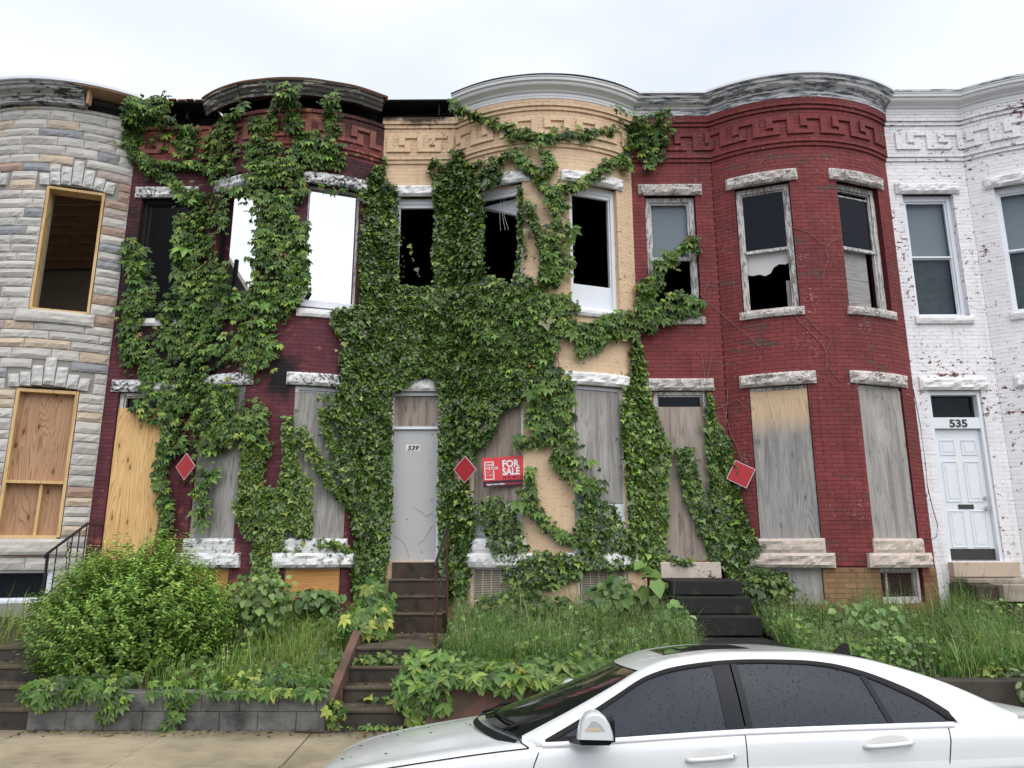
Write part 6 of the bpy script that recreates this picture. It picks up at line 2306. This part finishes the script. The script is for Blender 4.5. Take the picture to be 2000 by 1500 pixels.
litter('brown leaf litter on the treads of the middle steps', [(-1.95, -1.05, -.56, -.31, 1.335), (-1.95, -1.1, -.28, -.06, 1.56), (-1.95, -1.05, -.84, -.6, 1.115), (-1.95, -1.05, -1.6, -.9, .845), (-1.95, -1.05, -2.66, -2.42, .667), (-1.95, -1.05, -2.95, -2.71, .492), (-1.95, -1.05, -3.25, -2.99, .312)], 420)
litter('brown leaf litter gathered at the foot of the block wall', [(-5.2, -2.0, -3.75, -3.47, .134), (-2.0, .2, -3.8, -3.3, .134)], 360)
litter('leaf bits scattered on the left steps', [(-6.3, -5.25, -2.66, -2.42, .667), (-6.3, -5.25, -2.95, -2.71, .492), (-6.3, -5.25, -3.25, -2.99, .312), (-6.3, -5.25, -2.3, -1.0, .845)], 140)
# ------------------------------------------------------------------ white saloon parked at the kerb
def pchip(xs, ys):
    xs, ys = np.array(xs, float), np.array(ys, float)
    h = np.diff(xs)
    d = np.diff(ys) / h
    m = np.zeros(len(xs))
    m[0], m[-1] = d[0], d[-1]
    for i in range(1, len(xs) - 1):
        if d[i - 1] * d[i] > 0:
            w1, w2 = 2 * h[i] + h[i - 1], h[i] + 2 * h[i - 1]
            m[i] = (w1 + w2) / (w1 / d[i - 1] + w2 / d[i])

    def f(x):
        x = min(max(x, xs[0]), xs[-1])
        i = min(len(xs) - 2, max(0, int(np.searchsorted(xs, x) - 1)))
        t = (x - xs[i]) / h[i]
        return ((1 + 2 * t) * (1 - t) ** 2 * ys[i] + t * (1 - t) ** 2 * h[i] * m[i] + t * t * (3 - 2 * t) * ys[i + 1] + t * t * (t - 1) * h[i] * m[i + 1])
    return f


def build_car():
    tp = NT('white car paint')
    p_ = tp.pos()
    dirt = tp.step(tp.noise(p_, 26, 4, .7), .66, .76)
    cpt = tp.mix(tp.math('MULTIPLY', dirt, .22), (0.67, 0.69, 0.685), (0.42, 0.41, 0.38))
    PAINT = tp.done(cpt, 0.35, 0.5, tp.bump(tp.step(tp.n('TexVoronoi', {'Vector': p_, 'Scale': 70.0}).outputs['Distance'], .3, .12), .12, .002), Coat_Weight=0.8, Coat_Roughness=0.06)
    GL = m_glass('tinted wet car glass', (0.013, 0.016, 0.022), 0.06, drops=True, spec=0.30)
    WS = m_glass('windscreen glass', (0.010, 0.011, 0.011), 0.05)
    PIL = m_glass('gloss black pillar', (0.008, 0.008, 0.010), 0.10, spec=0.2)
    BLK = m_plain('black trim', (0.009, 0.009, 0.010), 0.5, 0.18, 0.1, 10)
    GAP = m_plain('panel gap shadow', (0.02, 0.02, 0.02), 0.9, 0.1, 0.1, 10)
    CHR = m_plain('bright belt trim', (0.80, 0.81, 0.82), 0.22, 0.6, 0.03, 4, 0.0)
    RUB = m_plain('tyre rubber', (0.02, 0.02, 0.02), 0.85, 0.2, 0.2, 10)
    ALU = m_plain('alloy rim', (0.5, 0.5, 0.51), 0.3, 0.6, 0.05, 5, 0.02, metal=1.0)
    LENS = m_glass('clear lamp lens', (0.42, 0.43, 0.44), 0.12)
    AMB = m_plain('lamp amber bar', (0.55, 0.47, 0.30), 0.3, 0.5, 0.1, 8)
    REDL = m_plain('red tail lens', (0.35, 0.01, 0.012), 0.2, 0.6, 0.05, 5)

    root = empty('parked_car', (0.95, -6.08, 0.0), 'white four-door saloon with dark rain-beaded windows parked in the foreground', 'car')
    OX, OY = -1.45, -6.075
    OZ = -0.035
    PIV = Vector((0, -0.80, 0.85))
    M = Matrix.Translation((OX, OY, OZ)) @ Matrix.Translation(PIV) @ Matrix.Rotation(radians(-4.2), 4, 'X') @ Matrix.Translation(-PIV)

    def fin(mb, name, mat, parent=root, smooth=True, bevel=0, fix=True, kind=None):
        mb.v = [tuple(M @ Vector(p)) for p in mb.v]
        return mb.build(name, mat, parent, smooth=smooth, bevel=bevel, fix=fix, kind=kind)

    W = pchip([0, .03, .1, .25, .5, .9, 1.3, 2.0, 2.8, 3.5, 4.0, 4.5, 4.9, 5.04, 5.08], [.50, .60, .70, .785, .835, .865, .878, .888, .89, .888, .88, .86, .81, .74, .62])
    ZS = pchip([0, .03, .1, .25, .5, .9, 1.3, 1.6, 2.0, 2.8, 3.25, 4.0, 4.5, 4.9, 5.04, 5.08], [.46, .52, .58, .635, .69, .755, .81, .842, .876, .928, .948, .965, .972, .965, .93, .86])
    ZC = pchip([0, .03, .1, .25, .5, .9, 1.3, 1.55, 2.0, 3.0, 4.0, 4.5, 4.9, 5.04, 5.08], [.46, .53, .60, .665, .73, .81, .872, .90, .90, .94, .97, 1.0, .985, .95, .89])

    def section(x):
        w, s, c = W(x), ZS(x), ZC(x)
        lowz = .20 + .10 * max(0, 1 - x / .3) + .12 * max(0, (x - 4.7) / .4)
        q = [(.55 * w, lowz - .03), (.92 * w, lowz), (.985 * w, lowz + .10), (1.0 * w, min(.52, s - .14)), (.997 * w, s - .13), (.985 * w, s - .05), (.955 * w, s - .008),
             (.90 * w, s + .012 + .10 * (c - s)), (.80 * w, s + .35 * (c - s) + .004), (.70 * w, s + .52 * (c - s) - .002), (.45 * w, s + .83 * (c - s)), (.2 * w, s + .97 * (c - s)), (0, c)]
        # dense catmull-rom
        out = []
        n = len(q)
        for i in range(n - 1):
            p0, p1, p2 = q[max(0, i - 1)], q[i], q[i + 1]
            p3 = q[min(n - 1, i + 2)] if i < n - 2 else (-q[n - 2][0], q[n - 2][1])
            for k in range(4):
                t = k / 4
                out.append(tuple(.5 * (2 * p1[j] + (p2[j] - p0[j]) * t + (2 * p0[j] - 5 * p1[j] + 4 * p2[j] - p3[j]) * t * t + (-p0[j] + 3 * p1[j] - 3 * p2[j] + p3[j]) * t ** 3) for j in (0, 1)))
        out.append(q[-1])
        return out

    xs_ = sorted(set([0, .01, .03, .06, .1, .15, .2, .25, .32, .4] + [.5 + .1 * k for k in range(44)] + [4.93, 4.96, 5.0, 5.03, 5.05, 5.07, 5.08]))
    mb = MB()
    P = []
    for x in xs_:
        s = section(x)
        P.append([(x, -a, b) for a, b in s] + [(x, a, b) for a, b in s[-2::-1]])
    mb.grid(P)
    for row in (P[0], P[-1]):
        b = len(mb.v)
        mb.v += row
        mb.f.append(tuple(range(b, b + len(row))))
    body = fin(mb, 'body', PAINT)

    def side_y(x, z):
        s = section(x)
        best = W(x)
        for (a, b), (c, d) in zip(s, s[1:]):
            if b <= z <= d and a > .5 * W(x):
                best = a + (c - a) * (z - b) / max(1e-6, d - b)
        return best

    BELT = pchip([1.40, 1.61, 2.02, 2.8, 3.25, 4.0, 4.3], [.845, .850, .876, .925, .943, .966, .972])
    TOPW = pchip([1.60, 1.8, 2.03, 2.27, 2.45, 2.79, 2.98, 3.24, 3.43, 3.62, 3.81, 3.97, 4.08], [.856, .955, 1.085, 1.215, 1.265, 1.305, 1.312, 1.307, 1.288, 1.24, 1.16, 1.07, .975])
    RAIL = pchip([1.46, 1.8, 2.06, 2.26, 2.47, 2.87, 3.27, 3.54, 3.71, 3.95, 4.18, 4.4, 4.56], [.865, 1.02, 1.15, 1.253, 1.315, 1.352, 1.352, 1.332, 1.306, 1.245, 1.17, 1.075, .995])
    HR = pchip([1.46, 1.8, 2.06, 2.4, 3.2, 3.7, 4.2, 4.56], [.775, .70, .655, .612, .605, .61, .64, .68])

    def side(x, z, off=0.0):
        """greenhouse flank: half width at station x, height z"""
        zb, zr = BELT(min(max(x, 1.40), 4.3)), RAIL(min(max(x, 1.46), 4.56))
        f = (z - zb) / max(.05, zr - zb)
        wb = .955 * W(x) - .005
        wr = HR(min(max(x, 1.46), 4.56))
        f = min(1.0, max(0.0, f))
        if zr - zb < .05:
            return wr + off
        return wb + (wr - wb) * f + .018 * sin(pi * f) + off

    for sg in (-1, 1):
        gp = lambda x, z, o=0.0: (x, sg * side(x, z, o), z)
        # glass from belt to window head, in three pieces
        for (nm, xa, xb, sl) in (('front_door_window', 1.66, 2.70, .0), ('rear_door_window', 2.83, 3.665, .10), ('quarter_window', 3.655, 4.04, .10)):
            mb = MB()
            G = []
            n = 26
            for i in range(n + 1):
                x = xa + (xb - xa) * i / n
                row = []
                for j in range(9):
                    f = j / 8
                    xx = x
                    if sl:
                        ex = (i == n and nm[0] == 'r') or (i == 0 and nm[0] == 'q')
                    zt = TOPW(x) - .012
                    z = BELT(x) + .012 + (zt - BELT(x) - .012) * f
                    row.append(gp(x, z, -.006))
                G.append(row)
            mb.grid(G)
            fin(mb, nm, GL)
        # black window surround
        mb = MB()
        n = 60
        G = []
        for i in range(n + 1):
            x = 1.60 + (4.08 - 1.60) * i / n
            zt = TOPW(x)
            zr = RAIL(x)
            G.append([gp(x, max(BELT(x), zt - .014), .0), gp(x, max(BELT(x), zt - .006), .005), gp(x, zt + (zr - zt) * .20, .005), gp(x, zt + (zr - zt) * .26, .0)])
        mb.grid(G)
        fin(mb, 'window_surround', BLK)
        for (xa, xb) in ((2.685, 2.795), (2.805, 2.845), (3.610, 3.645)):
            mb = MB()
            lean = .075 if xa > 3 else .0
            Gq = []
            for j in range(9):
                f = j / 8
                za, zb_ = BELT((xa + xb) / 2), TOPW((xa + xb) / 2) - .01
                z = za + (zb_ - za) * f
                Gq.append([gp(xa + (lean * (1 - f) if lean else .015 * (1 - f)), z, .001), gp(xb + (lean * (1 - f) if lean else .015 * (1 - f)), z, .001)])
            mb.grid(Gq)
            fin(mb, 'window_pillar', PIL)
        mb = MB()
        # sail panel at the mirror
        mb.grid([[gp(1.56, BELT(1.56) + .002, .002), gp(1.72, BELT(1.72) + .002, .004), gp(1.80, BELT(1.80) + .002, .004)], [gp(1.60, BELT(1.60) + .004, .002), gp(1.72, TOPW(1.72) - .02, .004), gp(1.80, BELT(1.80) + .03, .004)]])
        fin(mb, 'sail_panel', BLK)
        # painted pillar and roof rail
        mb = MB()
        G = []
        for i in range(n + 11):
            x = 1.46 + (4.56 - 1.46) * i / (n + 10)
            zr = RAIL(x)
            zt = TOPW(x) if 1.60 < x < 4.08 else BELT(min(x, 4.3)) - .01
            lo = zt + (zr - zt) * .24 if 1.60 < x < 4.08 else zt
            row = [gp(x, lo + (zr - lo) * j / 5, .003 * sin(pi * j / 5)) for j in range(6)]
            # roll over the rail towards the roof
            row.append((x, sg * (HR(x) - .03), zr + .010))
            row.append((x, sg * (HR(x) - .055), zr + .014))
            G.append(row)
        mb.grid(G)
        fin(mb, 'pillar_rail', PAINT)
        # bright belt strip
        mb = MB()
        G = []
        for i in range(41):
            x = 1.58 + (4.07 - 1.58) * i / 40
            z = BELT(x)
            G.append([(x, sg * (side(x, z) + .002), z + .012), (x, sg * (side(x, z) + .012), z + .010), (x, sg * (side_y(x, z - .014) + .012), z - .012), (x, sg * (side_y(x, z - .02) + .0), z - .018)])
        mb.grid(G)
        fin(mb, 'belt_trim', CHR)

        # panel gaps
        def gapline(pts, r=.0042, name='panel_gap'):
            m = MB()
            dense = []
            for (a, b) in zip(pts, pts[1:]):
                for k in range(8):
                    f = k / 8
                    dense.append((a[0] + (b[0] - a[0]) * f, a[1] + (b[1] - a[1]) * f))
            dense.append(pts[-1])
            m.tube([(x, sg * (side_y(x, z) - .0012), z) for x, z in dense], r, 5)
            fin(m, name, GAP, smooth=False)
        gapline([(1.56, ZS(1.56) - .03), (1.53, .74), (1.51, .6), (1.50, .40), (1.53, .26)])
        gapline([(2.80, ZS(2.8) - .02), (2.795, .7), (2.785, .45), (2.77, .26)])
        gapline([(4.03, ZS(4.03) - .015), (4.02, .88), (3.98, .72), (3.88, .56), (3.80, .42), (3.72, .27)])
        # bonnet shut line along the wing
        m = MB()
        m.tube([(x, sg * W(x) * .956, ZS(x) - .004) for x in [.30 + .04 * k for k in range(31)]], .004, 5)
        fin(m, 'panel_gap', GAP, smooth=False)
        m = MB()
        m.tube([(1.50, sg * W(1.5) * .956, ZS(1.5)), (1.46, sg * .80, ZS(1.46) + .02), (1.42, sg * .745, .885)], .004, 5)
        fin(m, 'panel_gap', GAP, smooth=False)
        # crease along the doors
        m = MB()
        G = []
        for k in range(41):
            x = 1.2 + 3.7 * k / 40
            z = .64 + .105 * (x - 1.2) / 3.2
            y = side_y(x, z)
            G.append([(x, sg * (y - .002), z + .055), (x, sg * (y + .0045), z + .004), (x, sg * (y + .0045), z - .002), (x, sg * (y - .002), z - .022)])
        m.grid(G)
        fin(m, 'door_crease', PAINT)
        # handles
        for (xa, xb, za, zb_) in ((2.44, 2.71, .775, .800), (3.50, 3.77, .850, .875)):
            y = side_y((xa + xb) / 2, (za + zb_) / 2)
            m = MB()
            Gc = []
            for i in range(17):
                f = i / 16
                x = xa + (xb - xa) * (f * 1.0)
                hh = .034 * sqrt(max(0, 1 - (2 * f - 1) ** 2)) + .001
                zc_ = za + (zb_ - za) * f + .012
                Gc.append([(x, sg * (y + .0020), zc_ + hh), (x, sg * (y + .0035 - .0), zc_ + hh * .4), (x, sg * (y + .0035), zc_ - hh * .4), (x, sg * (y + .002), zc_ - hh)])
            m.grid(Gc)
            cup = fin(m, 'handle_cup', m_plain('handle recess shade', (0.62, 0.62, 0.60), 0.4, 0.4, 0.03, 5, 0.0) if sg < 0 else PAINT)
            m = MB()
            pts = []
            for i in range(11):
                f = i / 10
                pts.append((xa - .005 + (xb - xa + .02) * f, sg * (y + .004 + .032 * sin(pi * min(1, max(0, f))) ** .5), za + (zb_ - za) * f - .002))
            m.tube(pts, .0135, 8)
            fin(m, 'door_handle', PAINT)
            if xa < 3:
                m = MB(); m.tube([(xb + .0, sg * (y + .02), zb_), (xb + .002, sg * (y + .026), zb_)], .008, 8); fin(m, 'lock_cap', GAP)
        # mirror
        prof = [(0, 0), (.010, .05), (.028, .100), (.055, .136), (.090, .150), (.130, .146), (.166, .122), (.190, .085), (.205, .042), (.213, -.004)]
        rings = []
        for (yo, sc_) in ((.930, .86), (.96, .95), (1.03, 1.0), (1.10, .98), (1.13, .93), (1.147, .84)):
            cx_, cz_ = .106, .05
            rings.append([(1.775 + cx_ + (a - cx_) * sc_, sg * yo, .915 + cz_ + (b - cz_) * sc_) for a, b in prof])
        m = MB()
        m.grid([r + [r[0]] for r in rings])
        b = len(m.v)
        m.v += rings[-1]
        m.f.append(tuple(range(b, b + len(prof))))
        mir = fin(m, 'wing_mirror', PAINT)
        m = MB()
        lens = [(.030, .052), (.05, .085), (.075, .118), (.105, .118), (.140, .095), (.165, .062), (.168, .048)]
        m.v = [(1.775 + .106 + (a - .106) * .80, sg * 1.1475, .915 + .05 + (z - .05) * .80) for a, z in lens] + [(1.775 + .106 + (a - .106) * .80, sg * 1.10, .915 + .05 + (z - .05) * .80) for a, z in lens]
        k = len(lens)
        m.f = [tuple(range(k))] + [(i, (i + 1) % k, k + (i + 1) % k, k + i) for i in range(k)]
        fin(m, 'indicator_lens', LENS, mir, smooth=False)
        m = MB(); m.box(1.82, 1.905, sg * 1.1485 - .001, sg * 1.1485 + .001, .966, .982); fin(m, 'indicator_bar', AMB, mir, smooth=False)
        m = MB()
        m.hexa([(1.74, sg * .86, .862), (1.90, sg * .86, .868), (1.965, sg * 1.10, .885), (1.80, sg * 1.10, .885), (1.74, sg * .86, .90), (1.93, sg * .86, .91), (1.985, sg * 1.10, .913), (1.785, sg * 1.10, .913)])
        m.box(1.965, 1.995, min(sg * .95, sg * 1.10), max(sg * .95, sg * 1.10), .900, 1.02)
        fin(m, 'mirror_base', BLK, mir, smooth=False, bevel=.008)
        # lamps
        m = MB()
        Gl = []
        for i in range(9):
            f = i / 8
            x = .07 + .30 * f
            Gl.append([(x, sg * (W(x) * .90), ZS(x) + .013), (x - .012, sg * (W(x) * .975), ZS(x) - .025), (x - .02, sg * (W(x) * 1.006), ZS(x) - .07 + .02 * f), (x - .02, sg * (W(x) * 1.006), ZS(x) - .14 + .07 * f)])
        m.grid(Gl)
        fin(m, 'headlight', LENS)
        m = MB()
        Gl = []
        for i in range(7):
            f = i / 6
            x = 4.75 + .32 * f
            Gl.append([(x, sg * (W(x) * 1.004), ZS(x) - .05), (x, sg * (W(x) * 1.008), ZS(x) - .12), (x, sg * (W(x) * 1.006), ZS(x) - .22)])
        m.grid(Gl)
        fin(m, 'tail_lamp', REDL)
        # wheels
        for xw in (.84, 3.72):
            m = MB()
            pr = [(.215, .0), (.30, .0), (.318, .02), (.318, .18), (.30, .20), (.215, .20)]
            G = []
            for k in range(33):
                a = 2 * pi * k / 32
                G.append([(xw + r * cos(a), sg * (.90 - d), .318 + r * sin(a)) for r, d in pr])
            m.grid(G)
            wh = fin(m, 'wheel', RUB)
            m = MB()
            G = []
            for k in range(33):
                a = 2 * pi * k / 32
                G.append([(xw + r * cos(a), sg * (.897 - d), .318 + r * sin(a)) for r, d in ((.216, .0), (.20, .012), (.19, .06))])
            m.grid(G)
            for k in range(5):
                a = 2 * pi * k / 5 + .3
                ca, sa = cos(a), sin(a)
                v = []
                for d in (.03, .055):
                    for (r, t) in ((.02, -.045), (.2, -.028), (.2, .028), (.02, .045)):
                        v.append((xw + r * ca - t * sa, sg * (.897 - d), .318 + r * sa + t * ca))
                m.hexa(v)
            fin(m, 'rim', ALU, wh)
            m = MB()
            G = [[(xw + .36 * cos(pi * k / 24), sg * (W(xw) + .002), .30 + .36 * sin(pi * k / 24)), (xw + .30 * cos(pi * k / 24), sg * (W(xw) + .002), .30 + .30 * sin(pi * k / 24))] for k in range(25)]
            m.grid(G)
            fin(m, 'wheel_arch', BLK, smooth=False)

    # roof skin, sunroof, screens
    mb = MB()
    G = []
    for i in range(31):
        x = 2.22 + (3.80 - 2.22) * i / 30
        zr, h = RAIL(x) + .013, HR(x) - .05
        bow = .07 * max(0, 1 - abs(x - 2.22) / .25) + 0
        rear = .07 * max(0, 1 - abs(3.80 - x) / .25)
        G.append([(x - bow * (1 - s * s) + rear * (1 - s * s), s * h, zr + .006 * (1 - s * s)) for s in [k / 10 - 1 for k in range(21)]])
    mb.grid(G)
    fin(mb, 'roof', PAINT)
    mb = MB()
    G = []
    for i in range(13):
        x = 2.44 + .60 * i / 12
        zr, h = RAIL(x) + .013, HR(x) - .05
        G.append([(x, s * h, zr + .006 * (1 - s * s) + .004) for s in [(k / 10 - 1) * .55 for k in range(21)]])
    mb.grid(G)
    fin(mb, 'sunroof', WS)
    mb = MB()
    G = []
    for j in range(15):
        f = j / 14
        x = 1.47 + (2.24 - 1.47) * f
        zr, h = RAIL(x) + .004, HR(x) - .035
        fw = .27 * (1 - f) + .075 * f
        G.append([(x - fw * (1 - s * s), s * h, zr + (.035 * (1 - f) + .006 * f) * (1 - s * s)) for s in [k / 12 - 1 for k in range(25)]])
    mb.grid(G)
    fin(mb, 'windscreen', WS)
    mb = MB()
    G = []
    for j in range(12):
        f = j / 11
        x = 3.78 + (4.55 - 3.78) * f
        zr, h = RAIL(x) + .004, HR(x) - .04
        fw = .075 * (1 - f) + .12 * f
        G.append([(x + fw * (1 - s * s), s * h, zr + .022 * (1 - s * s)) for s in [k / 10 - 1 for k in range(21)]])
    mb.grid(G)
    fin(mb, 'rear_screen', WS)
    mb = MB()
    G = []
    for k in range(25):
        s = k / 12 - 1
        G.append([(1.44 - .29 * (1 - s * s), s * .775, .862 + .036 * (1 - s * s)), (1.42 - .285 * (1 - s * s), s * .772, .852 + .032 * (1 - s * s)), (1.39 - .275 * (1 - s * s), s * .765, .825 + .045 * (1 - s * s))])
    mb.grid(G)
    fin(mb, 'cowl', BLK)
    for (ya, yb) in ((-.60, .05), (.05, .62)):
        m = MB()
        f0 = lambda s: (1.46 - .27 * (1 - s * s), RAIL(1.46) + .035 * (1 - s * s))
        pts = []
        for k in range(7):
            y = ya + (yb - ya) * k / 6
            s = y / .74
            x, z = 1.52 - .255 * (1 - s * s), RAIL(1.52) + .034 * (1 - s * s) + .022
            pts.append((x, y, z))
        m.tube(pts, .010, 5)
        m.tube([pts[0], (pts[0][0] - .09, pts[0][1] + .02, pts[0][2] - .035)], .012, 5)
        fin(m, 'wiper', BLK)
    m = MB()
    m.hexa([(3.72, -.018, 1.32), (3.85, -.018, 1.30), (3.85, .018, 1.30), (3.72, .018, 1.32), (3.80, -.006, 1.395), (3.84, -.006, 1.39), (3.84, .006, 1.39), (3.80, .006, 1.395)])
    fin(m, 'antenna_fin', BLK, smooth=False)
    m = MB()
    for k in range(4):
        z = .36 + .045 * k
        m.box(-.012, .04, -.33, .33, z, z + .016)
    fin(m, 'grille', BLK, smooth=False)
    m = MB(); m.box(-.03, .05, -.26, .26, .12, .16); fin(m, 'bumper_lip', BLK, smooth=False)
    rr = random.Random(8)
    for q in range(12):       # bits of leaf blown onto the bonnet
        x, s = rr.uniform(.25, 1.15), rr.uniform(-.8, .6)
        z = ZS(x) + (ZC(x) - ZS(x)) * (1 - s * s) + .012
        a = rr.uniform(0, 3)
        r = rr.uniform(.006, .014)
        m = MB()
        m.hexa([(x + r * cos(a + k2) * (1 if k2 % 2 else .5), s * W(x) + r * sin(a + k2) * .6, z + h2) for h2 in (0, .004) for k2 in (0, 1.57, 3.14, 4.71)])
        fin(m, 'leaf_bit', GAP, smooth=False)
    return root


build_car()
